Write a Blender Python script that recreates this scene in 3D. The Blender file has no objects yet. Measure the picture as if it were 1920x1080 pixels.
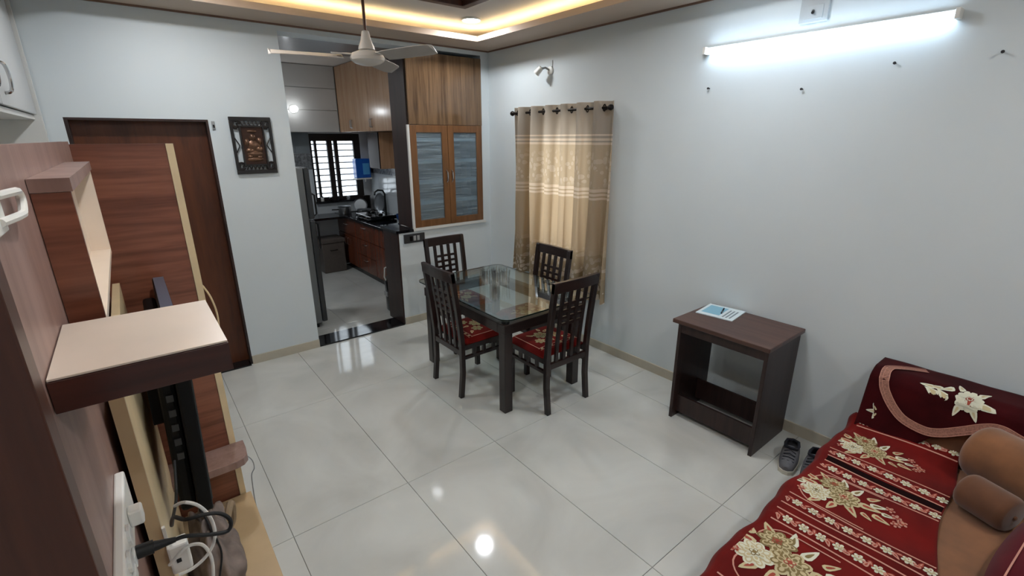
import bpy, math, random
from mathutils import Vector, Matrix
random.seed(7)
PI = math.pi
scene = bpy.context.scene
col = scene.collection

# ------------------------------------------------------------------ camera
YAW, PITCH, ROLL, FPX = 0.672402, 0.307290, -0.002589, 885.79
cam_d = bpy.data.cameras.new('camera'); cam = bpy.data.objects.new('camera', cam_d); col.objects.link(cam)
cam_d.sensor_width = 36.0; cam_d.lens = FPX / 1920 * 36.0; cam_d.clip_start = 0.02; cam_d.clip_end = 100
cy, sy, cp, sp = math.cos(YAW), math.sin(YAW), math.cos(PITCH), math.sin(PITCH)
fwd = Vector((sy * cp, cy * cp, -sp)); rgt = Vector((cy, -sy, 0)); up = rgt.cross(fwd)
cr, sr = math.cos(ROLL), math.sin(ROLL)
r2 = cr * rgt + sr * up; u2 = -sr * rgt + cr * up
M = Matrix((r2, u2, -fwd)).transposed().to_4x4(); M.translation = Vector((0, 0, 1.86))
cam.matrix_world = M
scene.camera = cam

# ------------------------------------------------------------------ world, exposure
w = bpy.data.worlds.new('daylight'); scene.world = w; w.use_nodes = True
w.node_tree.nodes['Background'].inputs[0].default_value = (0.86, 0.93, 1.0, 1)
w.node_tree.nodes['Background'].inputs[1].default_value = 3.6
vs = scene.view_settings
vs.view_transform = 'Standard'; vs.look = 'None'; vs.gamma = 1.0; vs.exposure = 0.12; vs.use_curve_mapping = False
TUBE_E, DOWN_E, COVE_E, KITCHEN_E = 17.0, 225.0, 34.0, 18.0

# ------------------------------------------------------------------ materials
def lin(c):
    return tuple(((x / 255) / 12.92 if x / 255 <= 0.04045 else (((x / 255) + 0.055) / 1.055) ** 2.4) for x in c) + (1,)
MATS = {}
def newmat(name):
    m = bpy.data.materials.new(name); m.use_nodes = True
    MATS[name] = m
    nt = m.node_tree
    return m, nt, nt.nodes['Principled BSDF'], nt.nodes.new, nt.links.new
def setp(b, **k):
    for n, v in k.items():
        b.inputs[n.replace('_', ' ')].default_value = v
def plain(name, c, rough=0.5, metal=0.0, spec=0.5, coat=0.0, var=0.0, scale=20, bump=0.0, crough=0.1, sheen=0.0):
    m, nt, b, N, L = newmat(name)
    c = lin(c)
    setp(b, Base_Color=c, Roughness=rough, Metallic=metal)
    b.inputs['Specular IOR Level'].default_value = spec
    b.inputs['Coat Weight'].default_value = coat; b.inputs['Coat Roughness'].default_value = crough
    b.inputs['Sheen Weight'].default_value = sheen
    if var or bump:
        tc = N('ShaderNodeTexCoord'); no = N('ShaderNodeTexNoise')
        no.inputs['Scale'].default_value = scale; no.inputs['Detail'].default_value = 5
        L(tc.outputs['Object'], no.inputs['Vector'])
        if var:
            r = N('ShaderNodeValToRGB')
            r.color_ramp.elements[0].position = 0.3; r.color_ramp.elements[1].position = 0.7
            r.color_ramp.elements[0].color = tuple(x * (1 - var) for x in c[:3]) + (1,)
            r.color_ramp.elements[1].color = tuple(min(1, x * (1 + var)) for x in c[:3]) + (1,)
            L(no.outputs['Fac'], r.inputs['Fac']); L(r.outputs['Color'], b.inputs['Base Color'])
        if bump:
            bp = N('ShaderNodeBump'); bp.inputs['Strength'].default_value = bump; bp.inputs['Distance'].default_value = 0.01
            L(no.outputs['Fac'], bp.inputs['Height']); L(bp.outputs['Normal'], b.inputs['Normal'])
    return m
def wood(name, c0, c1, axis='z', scale=1.0, rough=0.35, coat=0.0, crough=0.1, stretch=14):
    """laminate with grain running along one axis"""
    m, nt, b, N, L = newmat(name)
    tc = N('ShaderNodeTexCoord'); mp = N('ShaderNodeMapping')
    s = [stretch, stretch, stretch]; s['xyz'.index(axis)] = 0.9
    mp.inputs['Scale'].default_value = [x * scale for x in s]
    n1 = N('ShaderNodeTexNoise'); n1.inputs['Scale'].default_value = 1.6; n1.inputs['Detail'].default_value = 6; n1.inputs['Distortion'].default_value = 0.6
    n2 = N('ShaderNodeTexNoise'); n2.inputs['Scale'].default_value = 9.0; n2.inputs['Detail'].default_value = 3
    ad = N('ShaderNodeMath'); ad.operation = 'MULTIPLY_ADD'; ad.inputs[1].default_value = 0.35
    L(tc.outputs['Object'], mp.inputs['Vector']); L(mp.outputs['Vector'], n1.inputs['Vector']); L(mp.outputs['Vector'], n2.inputs['Vector'])
    L(n2.outputs['Fac'], ad.inputs[0]); L(n1.outputs['Fac'], ad.inputs[2])
    r = N('ShaderNodeValToRGB'); r.color_ramp.elements[0].position = 0.45; r.color_ramp.elements[1].position = 0.85
    r.color_ramp.elements[0].color = lin(c0); r.color_ramp.elements[1].color = lin(c1)
    L(ad.outputs[0], r.inputs['Fac']); L(r.outputs['Color'], b.inputs['Base Color'])
    setp(b, Roughness=rough)
    b.inputs['Coat Weight'].default_value = coat; b.inputs['Coat Roughness'].default_value = crough
    return m
def emit(name, c, s):
    m, nt, b, N, L = newmat(name)
    setp(b, Base_Color=lin(c), Emission_Color=lin(c), Emission_Strength=s)
    return m
def glassy(name, tint, rough=0.0, ior=1.5, extra=0.0):
    """thin clear pane: tinted see-through plus Fresnel reflection"""
    m, nt, b, N, L = newmat(name)
    nt.nodes.remove(b)
    out = nt.nodes['Material Output']
    t = N('ShaderNodeBsdfTransparent'); t.inputs['Color'].default_value = tint + (1,)
    g = N('ShaderNodeBsdfGlossy'); g.inputs['Roughness'].default_value = rough; g.inputs['Color'].default_value = (1, 1, 1, 1)
    fr = N('ShaderNodeFresnel'); geo = N('ShaderNodeNewGeometry'); io = N('ShaderNodeMapRange')
    io.inputs[3].default_value = ior; io.inputs[4].default_value = 1 / ior   # same reflection from either side of the thin pane
    L(geo.outputs['Backfacing'], io.inputs[0]); L(io.outputs[0], fr.inputs['IOR'])
    ad = N('ShaderNodeMath'); ad.operation = 'ADD'; ad.inputs[1].default_value = extra
    mx = N('ShaderNodeMixShader')
    L(fr.outputs[0], ad.inputs[0]); L(ad.outputs[0], mx.inputs['Fac']); L(t.outputs[0], mx.inputs[1]); L(g.outputs[0], mx.inputs[2])
    L(mx.outputs[0], out.inputs['Surface'])
    return m

plain('wall_paint', (208, 216, 219), rough=0.55, spec=0.3, var=0.012, scale=3)
plain('ceiling_paint', (218, 212, 206), rough=0.7, spec=0.2)
plain('band_shaded_white', (190, 172, 156), rough=0.6, spec=0.3)  # white ceiling paint toned beige, with the band's shade in the colour
plain('crown_brown', (120, 92, 76), rough=0.5)
plain('cream_trim', (184, 177, 160), rough=0.45, var=0.03)
plain('grout', (120, 118, 112), rough=0.9)
plain('black_granite', (16, 14, 16), rough=0.08, spec=0.6, var=0.3, scale=60)
plain('cupboard_paint', (186, 188, 188), rough=0.35)
plain('white_lacquer', (214, 214, 210), rough=0.3)
plain('white_plastic', (225, 223, 216), rough=0.35)
plain('grey_plastic', (150, 152, 152), rough=0.4)
plain('dark_grey_plastic', (48, 48, 50), rough=0.4)
plain('black_plastic', (10, 10, 11), rough=0.35)
plain('black_gloss', (6, 6, 8), rough=0.06, coat=0.6)
plain('black_rubber', (9, 9, 9), rough=0.6)
plain('chrome', (205, 205, 205), rough=0.15, metal=1.0)
plain('steel', (190, 192, 195), rough=0.28, metal=1.0)
plain('dark_metal', (38, 34, 32), rough=0.35, metal=0.8)
plain('fridge_grey', (122, 124, 124), rough=0.3, metal=0.3)
plain('fridge_door', (70, 71, 72), rough=0.25, metal=0.3)
plain('kitchen_cream', (188, 186, 182), rough=0.18, coat=0.4)
plain('kitchen_wall', (190, 192, 194), rough=0.5)
plain('kitchen_tile', (196, 202, 206), rough=0.12, spec=0.6, var=0.03, scale=4)
plain('grey_tile', (128, 134, 138), rough=0.2, var=0.08, scale=6)
plain('blue_plastic', (20, 92, 190), rough=0.3)
plain('light_blue_plastic', (86, 170, 232), rough=0.3)
plain('navy_plastic', (14, 60, 120), rough=0.35)
plain('window_frame', (36, 28, 24), rough=0.4)
plain('grill_iron', (70, 66, 64), rough=0.5)
plain('brown_metal', (92, 84, 78), rough=0.4, var=0.1)
plain('fan_white', (214, 208, 200), rough=0.35)
plain('fan_blade', (176, 170, 164), rough=0.4)
plain('rod_brown', (92, 56, 40), rough=0.4)
plain('suede', (122, 78, 45), rough=0.95, var=0.22, scale=9, sheen=0.4)
plain('suede_dark', (98, 60, 35), rough=0.95, var=0.2, scale=9, sheen=0.3)
plain('velvet_red', (100, 13, 8), rough=0.9, spec=0.15, var=0.3, scale=5, sheen=0.05)
plain('velvet_maroon', (52, 5, 8), rough=0.9, spec=0.1, var=0.35, scale=6, sheen=0.03)
plain('velvet_dark', (34, 8, 8), rough=0.9, sheen=0.1)
plain('velvet_wine', (78, 8, 20), rough=0.9, spec=0.15, var=0.2, scale=6, sheen=0.1)
plain('thread_cream', (194, 178, 138), rough=0.8)
plain('thread_white', (214, 212, 190), rough=0.8)
plain('thread_olive', (128, 108, 66), rough=0.85)
plain('thread_pink', (198, 140, 122), rough=0.8)
plain('thread_rust', (158, 66, 48), rough=0.85)
plain('border_weave', (150, 104, 88), rough=0.85, var=0.35, scale=160)
plain('paper_white', (206, 218, 222), rough=0.6)
plain('print_blue', (128, 176, 196), rough=0.6)
plain('print_grey', (120, 132, 140), rough=0.6)
plain('shoe_grey', (96, 96, 100), rough=0.8, var=0.15, scale=40)
plain('shoe_dark', (22, 24, 34), rough=0.85)
plain('shoe_sole', (196, 192, 178), rough=0.6)
plain('bag_fabric', (118, 104, 96), rough=0.8, var=0.35, scale=14, bump=0.5)
plain('rope', (150, 130, 105), rough=0.9)
plain('bronze', (106, 78, 60), rough=0.35, metal=0.6, var=0.35, scale=30)
plain('carved_black', (26, 20, 18), rough=0.3, coat=0.3)
plain('panel_bronze_dark', (58, 34, 22), rough=0.4, metal=0.3)
plain('socket_grey', (176, 184, 188), rough=0.5)
plain('tv_top_reflection', (96, 104, 122), rough=0.3)  # blue-grey imitates the room reflected on the television's top face
plain('tv_black', (7, 7, 8), rough=0.55, spec=0.2)
plain('mark_dark', (40, 40, 42), rough=0.8)
plain('plaster_patch', (196, 200, 202), rough=0.8)
plain('maple', (204, 188, 172), rough=0.3, var=0.05, scale=6)
plain('maple_pale', (232, 214, 194), rough=0.3, var=0.04, scale=8)
plain('tan_edge', (192, 166, 128), rough=0.4, var=0.05, scale=10)
plain('pale_edge', (222, 200, 160), rough=0.4, var=0.05, scale=10)
plain('cabinet_inside', (120, 132, 140), rough=0.5)
plain('shelf_glass', (235, 242, 246), rough=0.3)
wood('mauve_laminate', (132, 104, 94), (156, 127, 117), 'z', rough=0.4, stretch=9)
wood('red_wood', (100, 55, 39), (142, 88, 66), 'x', rough=0.28, coat=0.2)
wood('dark_wood', (44, 20, 14), (66, 32, 24), 'x', rough=0.3)
wood('near_wood', (54, 25, 15), (78, 41, 27), 'z', rough=0.35)
wood('wenge', (22, 12, 11), (40, 25, 22), 'z', rough=0.3, coat=0.2, stretch=20)
wood('wenge_x', (24, 13, 12), (43, 27, 23), 'x', rough=0.3, coat=0.2, stretch=20)
wood('desk_top', (58, 36, 29), (88, 60, 50), 'y', rough=0.35, stretch=18)
wood('desk_side', (34, 20, 18), (54, 34, 30), 'z', rough=0.4, stretch=18)
wood('door_wood', (66, 30, 10), (92, 46, 18), 'z', rough=0.4, stretch=8)
wood('walnut', (78, 58, 40), (120, 94, 68), 'z', rough=0.16, coat=0.35, stretch=22)
wood('teak_frame', (98, 64, 36), (122, 84, 52), 'z', rough=0.3, stretch=14)
wood('kitchen_wood', (150, 112, 80), (176, 138, 104), 'z', rough=0.18, coat=0.5, crough=0.2, stretch=12)
wood('kitchen_wood_light', (200, 150, 110), (222, 176, 136), 'z', rough=0.3, stretch=10)
wood('kitchen_red', (86, 42, 26), (116, 62, 42), 'z', rough=0.25, coat=0.2, stretch=10)
wood('dark_jamb', (34, 20, 17), (56, 34, 28), 'z', rough=0.4, coat=0.1, stretch=10)
emit('tube_glow', (214, 236, 255), TUBE_E)
emit('down_glow', (246, 250, 255), DOWN_E)
emit('cove_glow', (255, 226, 168), COVE_E)
emit('bulb_glow', (244, 250, 255), KITCHEN_E)
emit('added_lamp_glow', (244, 250, 255), 120.0)
glassy('clear_glass', (0.88, 0.95, 0.93), 0.0, 1.5, 0.13)
glassy('tumbler_glass', (0.975, 0.985, 0.985), 0.04, 1.5, 0.10)
glassy('window_glass', (0.93, 0.95, 0.96), 0.0, 1.45)

def mat_floor():
    m, nt, b, N, L = newmat('floor_tile')
    ge = N('ShaderNodeNewGeometry'); n1 = N('ShaderNodeTexNoise'); n1.inputs['Scale'].default_value = 1.7; n1.inputs['Detail'].default_value = 7; n1.inputs['Distortion'].default_value = 0.8
    L(ge.outputs['Position'], n1.inputs['Vector'])
    r = N('ShaderNodeValToRGB'); e = r.color_ramp.elements
    e[0].position = 0.3; e[0].color = lin((184, 185, 180)); e[1].position = 0.72; e[1].color = lin((208, 210, 205))
    L(n1.outputs['Fac'], r.inputs['Fac']); L(r.outputs['Color'], b.inputs['Base Color'])
    setp(b, Roughness=0.07); b.inputs['Specular IOR Level'].default_value = 0.55
mat_floor()

def mat_pane():
    """ribbed, frosted cabinet glass"""
    m, nt, b, N, L = newmat('ribbed_glass')
    nt.nodes.remove(b); out = nt.nodes['Material Output']
    tc = N('ShaderNodeTexCoord'); mp = N('ShaderNodeMapping'); mp.inputs['Scale'].default_value = (2.5, 1, 60)
    no = N('ShaderNodeTexNoise'); no.inputs['Scale'].default_value = 1.6; no.inputs['Detail'].default_value = 3
    L(tc.outputs['Object'], mp.inputs['Vector']); L(mp.outputs['Vector'], no.inputs['Vector'])
    bp = N('ShaderNodeBump'); bp.inputs['Strength'].default_value = 0.35; bp.inputs['Distance'].default_value = 0.01
    L(no.outputs['Fac'], bp.inputs['Height'])
    r = N('ShaderNodeValToRGB'); e = r.color_ramp.elements
    e[0].position = 0.35; e[0].color = lin((112, 124, 132)); e[1].position = 0.7; e[1].color = lin((170, 184, 192))
    L(no.outputs['Fac'], r.inputs['Fac'])
    t = N('ShaderNodeBsdfTransparent'); t.inputs['Color'].default_value = (0.8, 0.9, 0.95, 1)
    p = N('ShaderNodeBsdfPrincipled'); p.inputs['Roughness'].default_value = 0.22
    L(r.outputs['Color'], p.inputs['Base Color']); L(bp.outputs['Normal'], p.inputs['Normal'])
    mx = N('ShaderNodeMixShader'); mx.inputs['Fac'].default_value = 0.42
    L(t.outputs[0], mx.inputs[1]); L(p.outputs[0], mx.inputs[2]); L(mx.outputs[0], out.inputs['Surface'])
mat_pane()

def mat_curtain():
    m, nt, b, N, L = newmat('curtain_fabric')
    nt.nodes.remove(b); out = nt.nodes['Material Output']
    tc = N('ShaderNodeTexCoord'); sx = N('ShaderNodeSeparateXYZ'); L(tc.outputs['Object'], sx.inputs[0])
    mr = N('ShaderNodeMapRange'); mr.inputs[1].default_value = -0.02; mr.inputs[2].default_value = 1.61   # object origin lies at z 0.52
    L(sx.outputs['Z'], mr.inputs[0])
    # cloth colour by height: woven bands
    r = N('ShaderNodeValToRGB'); r.color_ramp.interpolation = 'CONSTANT'; e = r.color_ramp.elements
    base, pale, top = (196, 182, 158), (226, 218, 204), (182, 176, 166)
    stops = [(0.0, (172, 160, 136)), (0.12, (182, 169, 145)), (0.24, base), (0.53, pale), (0.54, base), (0.55, pale), (0.56, base), (0.57, pale), (0.585, (200, 188, 166)),
             (0.80, pale), (0.81, top), (0.82, pale), (0.83, top), (0.84, pale), (0.85, top)]
    e[0].position = 0; e[0].color = lin(stops[0][1]); e[1].position = stops[1][0]; e[1].color = lin(stops[1][1])
    for p_, c_ in stops[2:]:
        q = e.new(p_); q.color = lin(c_)
    L(mr.outputs[0], r.inputs['Fac'])
    # leaf print: strong at the hem, light in the middle band
    vo = N('ShaderNodeTexVoronoi'); vo.inputs['Scale'].default_value = 26
    mp = N('ShaderNodeMapping'); mp.inputs['Scale'].default_value = (0.2, 1.3, 0.8); mp.inputs['Rotation'].default_value = (0.6, 0, 0)
    L(tc.outputs['Object'], mp.inputs['Vector']); L(mp.outputs['Vector'], vo.inputs['Vector'])
    lt = N('ShaderNodeMath'); lt.operation = 'LESS_THAN'; lt.inputs[1].default_value = 0.42; L(vo.outputs['Distance'], lt.inputs[0])
    hm = N('ShaderNodeValToRGB'); h = hm.color_ramp.elements
    h[0].position = 0.02; h[0].color = (1, 1, 1, 1); h[1].position = 0.30; h[1].color = (0, 0, 0, 1)
    for p_, v_ in ((0.585, 0.0), (0.62, 0.5), (0.74, 0.35), (0.79, 0.0)):
        q = h.new(p_); q.color = (v_, v_, v_, 1)
    L(mr.outputs[0], hm.inputs['Fac'])
    mu = N('ShaderNodeMath'); mu.operation = 'MULTIPLY'; L(lt.outputs[0], mu.inputs[0]); L(hm.outputs['Color'], mu.inputs[1])
    mc = N('ShaderNodeMixRGB'); mc.inputs[2].default_value = lin((232, 229, 220)); L(mu.outputs[0], mc.inputs[0]); L(r.outputs['Color'], mc.inputs[1])
    d = N('ShaderNodeBsdfDiffuse'); L(mc.outputs[0], d.inputs['Color'])
    tr = N('ShaderNodeBsdfTranslucent')
    wt = N('ShaderNodeMixRGB'); wt.blend_type = 'MULTIPLY'; wt.inputs[0].default_value = 1; wt.inputs[2].default_value = (1.0, 0.80, 0.64, 1)
    L(mc.outputs[0], wt.inputs[1]); L(wt.outputs[0], tr.inputs['Color'])
    mx = N('ShaderNodeMixShader'); mx.inputs['Fac'].default_value = 0.5
    L(d.outputs[0], mx.inputs[1]); L(tr.outputs[0], mx.inputs[2]); L(mx.outputs[0], out.inputs['Surface'])
mat_curtain()

# ------------------------------------------------------------------ mesh helpers
def chain_loc(o):
    p = Vector((0, 0, 0))
    while o is not None:
        p += o.location; o = o.parent
    return p
class MB:
    def __init__(s): s.v = []; s.f = []; s.mi = []; s.m = 0
    def add(s, vs_, fs_):
        k = len(s.v); s.v += [tuple(a) for a in vs_]
        for f in fs_:
            s.f.append(tuple(i + k for i in f)); s.mi.append(s.m)
        return s
    def box(s, x0, x1, y0, y1, z0, z1):
        vv = [(x, y, z) for z in (z0, z1) for y in (y0, y1) for x in (x0, x1)]
        return s.add(vv, [(0, 2, 3, 1), (4, 5, 7, 6), (0, 1, 5, 4), (2, 6, 7, 3), (0, 4, 6, 2), (1, 3, 7, 5)])
    def bar(s, path, wx, wy):
        """square bar following a path that mostly rises (section in x and y)"""
        n = len(path); vv = []
        for (x, y, z) in path:
            vv += [(x - wx / 2, y - wy / 2, z), (x + wx / 2, y - wy / 2, z), (x + wx / 2, y + wy / 2, z), (x - wx / 2, y + wy / 2, z)]
        ff = [(3, 2, 1, 0), tuple(4 * (n - 1) + i for i in range(4))]
        for i in range(n - 1):
            for j in range(4):
                a = 4 * i + j; b = 4 * i + (j + 1) % 4
                ff.append((a, b, b + 4, a + 4))
        return s.add(vv, ff)
    def tube(s, path, r, n=8, r1=None, caps=True):
        P = [Vector(p) for p in path]; k = len(P); vv = []; ff = []
        t0 = (P[1] - P[0]).normalized()
        a = t0.orthogonal().normalized()
        for i, p in enumerate(P):
            t = ((P[min(i + 1, k - 1)] - P[max(i - 1, 0)])).normalized()
            a = (a - t * a.dot(t)).normalized(); b = t.cross(a)
            rr = r if r1 is None else r + (r1 - r) * i / (k - 1)
            for j in range(n):
                q = 2 * PI * j / n
                vv.append(p + (a * math.cos(q) + b * math.sin(q)) * rr)
        for i in range(k - 1):
            for j in range(n):
                c = i * n + j; d = i * n + (j + 1) % n
                ff.append((c, d, d + n, c + n))
        if caps: ff += [tuple(reversed(range(n))), tuple(range((k - 1) * n, k * n))]
        return s.add(vv, ff)
    def lathe(s, prof, c=(0, 0, 0), n=20, axis='z'):
        vv = []; ff = []
        for (r, h) in prof:
            for j in range(n):
                q = 2 * PI * j / n; a, b = r * math.cos(q), r * math.sin(q)
                o = {'z': (a, b, h), 'x': (h, a, b), 'y': (b, h, a)}[axis]
                vv.append((c[0] + o[0], c[1] + o[1], c[2] + o[2]))
        k = len(prof)
        for i in range(k - 1):
            for j in range(n):
                d = i * n + j; e = i * n + (j + 1) % n
                ff.append((d, e, e + n, d + n))
        if prof[0][0] > 1e-6: ff.append(tuple(reversed(range(n))))
        if prof[-1][0] > 1e-6: ff.append(tuple(range((k - 1) * n, k * n)))
        return s.add(vv, ff)
    def prism(s, poly, a0, a1, axis='z'):
        n = len(poly)
        def pt(p, a): return {'z': (p[0], p[1], a), 'y': (p[0], a, p[1]), 'x': (a, p[0], p[1])}[axis]
        vv = [pt(p, a0) for p in poly] + [pt(p, a1) for p in poly]
        ff = [tuple(reversed(range(n))), tuple(range(n, 2 * n))] + [(i, (i + 1) % n, n + (i + 1) % n, n + i) for i in range(n)]
        return s.add(vv, ff)
    def grid(s, nx, ny, fn, close=False):
        vv = [fn(i / (nx - 1), j / (ny - 1)) for j in range(ny) for i in range(nx)]
        ff = [(j * nx + i, j * nx + i + 1, (j + 1) * nx + i + 1, (j + 1) * nx + i) for j in range(ny - 1) for i in range(nx - 1)]
        return s.add(vv, ff)
    def build(s, name, mat, parent=None, smooth=False, bevel=0.0, solid=0.0, sub=0):
        off = chain_loc(parent) if parent else Vector((0, 0, 0))
        me = bpy.data.meshes.new(name)
        me.from_pydata([tuple(Vector(v) - off) for v in s.v], [], s.f)
        for m in (mat if isinstance(mat, (list, tuple)) else [mat]): me.materials.append(MATS[m])
        for p, i in zip(me.polygons, s.mi): p.material_index = i
        me.update()
        import bmesh
        bm = bmesh.new(); bm.from_mesh(me); bmesh.ops.recalc_face_normals(bm, faces=bm.faces); bm.to_mesh(me); bm.free()
        if smooth:
            for p in me.polygons: p.use_smooth = True
            if smooth != 'all':
                try: me.set_sharp_from_angle(angle=math.radians(40))
                except Exception: pass
        o = bpy.data.objects.new(name, me); col.objects.link(o)
        if parent: o.parent = parent
        if bevel:
            b = o.modifiers.new('bevel', 'BEVEL'); b.width = bevel; b.segments = 2; b.limit_method = 'ANGLE'
        if solid:
            d = o.modifiers.new('solid', 'SOLIDIFY'); d.thickness = solid; d.offset = 0
        if sub:
            d = o.modifiers.new('sub', 'SUBSURF'); d.levels = sub; d.render_levels = sub
        return o
def spl(P, n=6):
    out = []
    for i in range(len(P) - 1):
        p0, p1, p2, p3 = P[max(i - 1, 0)], P[i], P[i + 1], P[min(i + 2, len(P) - 1)]
        for k in range(n):
            t = k / n
            out.append(tuple(.5 * (2 * p1[c] + (p2[c] - p0[c]) * t + (2 * p0[c] - 5 * p1[c] + 4 * p2[c] - p3[c]) * t * t + (3 * p1[c] - p0[c] - 3 * p2[c] + p3[c]) * t ** 3) for c in range(len(p1))))
    return out + [P[-1]]
def tag(o, label, cat=None, group=None, kind=None):
    o['label'] = label
    if cat: o['category'] = cat
    if group: o['group'] = group
    if kind: o['kind'] = kind
    return o
def thing(name, loc, label, cat, group=None):
    o = bpy.data.objects.new(name, None); col.objects.link(o); o.location = loc; o.empty_display_size = 0.1
    return tag(o, label, cat, group)
def struct(name, mb, mat, label, parent=None, **k):
    o = mb.build(name, mat, parent, **k)
    if not parent: tag(o, label, kind='structure')
    return o
def copy_tree(o, parent=None):
    c = o.copy(); col.objects.link(c); c.parent = parent
    for ch in list(o.children): copy_tree(ch, c)
    return c
def B(*a): return MB().box(*a)

# ------------------------------------------------------------------ room shell
XR, YB, XL, YF = 3.12, 4.30, -0.75, -1.70      # right wall, back wall, left wall, wall behind the camera
ZC, ZR = 2.70, 2.82                            # ceiling band, recessed ceiling
# floor with separate tiles
fl = struct('floor', B(XL, XR, YF, YB, -0.10, -0.004), 'grout', 'glossy pale cream marble-look tile floor of the living room')
def tiles(parent, x0, x1, y0, y1, ox, oy, tx, ty, mat='floor_tile'):
    cache = {}
    i0 = math.floor((x0 - ox) / tx); i1 = math.ceil((x1 - ox) / tx); j0 = math.floor((y0 - oy) / ty); j1 = math.ceil((y1 - oy) / ty)
    for i in range(i0, i1):
        for j in range(j0, j1):
            a0, a1 = max(x0, ox + i * tx + .0012), min(x1, ox + (i + 1) * tx - .0012)
            b0, b1 = max(y0, oy + j * ty + .0012), min(y1, oy + (j + 1) * ty - .0012)
            if a1 - a0 < 0.02 or b1 - b0 < 0.02: continue
            key = (round(a1 - a0, 4), round(b1 - b0, 4))
            if key not in cache:
                hx, hy = key[0] / 2, key[1] / 2
                e = 0.0012
                mb = MB(); vv = [(-hx, -hy, -.009), (hx, -hy, -.009), (hx, hy, -.009), (-hx, hy, -.009),
                                 (-hx, -hy, -e), (hx, -hy, -e), (hx, hy, -e), (-hx, hy, -e),
                                 (-hx + e, -hy + e, 0), (hx - e, -hy + e, 0), (hx - e, hy - e, 0), (-hx + e, hy - e, 0)]
                ff = [(3, 2, 1, 0), (8, 9, 10, 11)]
                for k in (0, 4): ff += [(k + q, k + (q + 1) % 4, k + 4 + (q + 1) % 4, k + 4 + q) for q in range(4)]
                mb.add(vv, ff); o = mb.build('tile', mat); cache[key] = o.data
            else:
                o = bpy.data.objects.new('tile', cache[key]); col.objects.link(o)
            o.parent = parent; o.location = ((a0 + a1) / 2, (b0 + b1) / 2, 0)
tiles(fl, XL, XR, YF, YB, 0.306, 2.105, 0.6125, 1.2)
# back wall, 0.2 thick, with door recess, kitchen doorway and cabinet opening
D0, D1, DZ = -0.246, 0.552, 1.995
O0, O1, OZ = 1.118, 1.985, 2.652
KX0, KX1, KZ0, KZ1 = 2.165, 3.02, 1.00, 2.622
wb = MB()
wb.box(XL, D0, YB, YB + .2, 0, 2.95); wb.box(D0, D1, YB, YB + .2, DZ, 2.95); wb.box(D1, O0, YB, YB + .2, 0, 2.95)
wb.box(O0, KX1, YB, YB + .2, OZ, 2.95)
wb.box(O1 + .012, KX1, YB, YB + .2, 0, .985); wb.box(KX1, XR, YB, YB + .2, 0, 2.95)
struct('wall_back', wb, 'wall_paint', 'cool white back wall with the brown door and the kitchen opening')
# right wall with the window opening behind the curtain
WY0, WY1, WZ0, WZ1 = 2.84, 3.56, 0.80, 2.02
wr = MB()
wr.box(XR, XR + .2, YF, WY0, 0, 2.95); wr.box(XR, XR + .2, WY1, YB + .2, 0, 2.95)
wr.box(XR, XR + .2, WY0, WY1, 0, WZ0); wr.box(XR, XR + .2, WY0, WY1, WZ1, 2.95)
struct('wall_right', wr, 'wall_paint', 'long pale grey-white side wall carrying the lit tube light')
struct('wall_left', B(XL - .15, XL, YF, YB + .2, 0, 2.95), 'wall_paint', 'white wall behind the television unit')
struct('wall_front', B(XL, XR, YF - .15, YF, 0, 2.95), 'wall_paint', 'white wall opposite the kitchen opening')
# ceiling: band around a recessed field, lip hides a warm light strip
RX0, RX1, RY0, RY1 = 0.10, 2.74, -0.9, 3.94
ce = struct('ceiling', B(XL, XR, YF, YB, ZR, 2.95), 'ceiling_paint', 'false ceiling with a recessed centre field and warm cove')
def ring(mb, x0, x1, y0, y1, a, z0, z1):
    """frame of width a lying outside the rectangle"""
    mb.box(x0 - a, x1 + a, y1, y1 + a, z0, z1); mb.box(x0 - a, x1 + a, y0 - a, y0, z0, z1)
    mb.box(x0 - a, x0, y0, y1, z0, z1); mb.box(x1, x1 + a, y0, y1, z0, z1)
    return mb
bd = MB(); bd.box(XL, XR, RY1, YB, ZC, ZC + .025); bd.box(XL, XR, YF, RY0, ZC, ZC + .025)
bd.box(XL, RX0, RY0, RY1, ZC, ZC + .025); bd.box(RX1, XR, RY0, RY1, ZC, ZC + .025)
bd.build('ceiling_band', 'band_shaded_white', ce)
ring(MB(), RX0, RX1, RY0, RY1, .02, ZC + .025, ZC + .045).build('cove_lip', 'band_shaded_white', ce)
cm = MB(); cm.box(RX1, XR, YF, YB, 0, 0) if False else None
cm = MB(); cm.box(XL, XR, YB - .012, YB, ZC - .012, ZC); cm.box(XR - .012, XR, YF, YB - .012, ZC - .012, ZC)
cm.build('crown_moulding', 'crown_brown', ce)
ls = ring(MB(), RX0 - .05, RX1 + .05, RY0 - .05, RY1 + .05, .012, ZC + .0255, ZC + .037).build('light_strip', 'cove_glow', ce)
tag(ls, 'warm glowing strip in the ceiling cove')
# baseboards
bb = MB(); bb.box(D1, O0, YB - .012, YB, 0, .075); bb.box(O1 + .012, XR - .012, YB - .012, YB, 0, .075); bb.box(XL, D0, YB - .012, YB, 0, .075)
struct('baseboard_back', bb, 'cream_trim', 'cream tile skirting along the back wall')
struct('baseboard_right', B(XR - .012, XR, YF, YB, 0, .075), 'cream_trim', 'cream tile skirting along the side wall')

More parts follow.
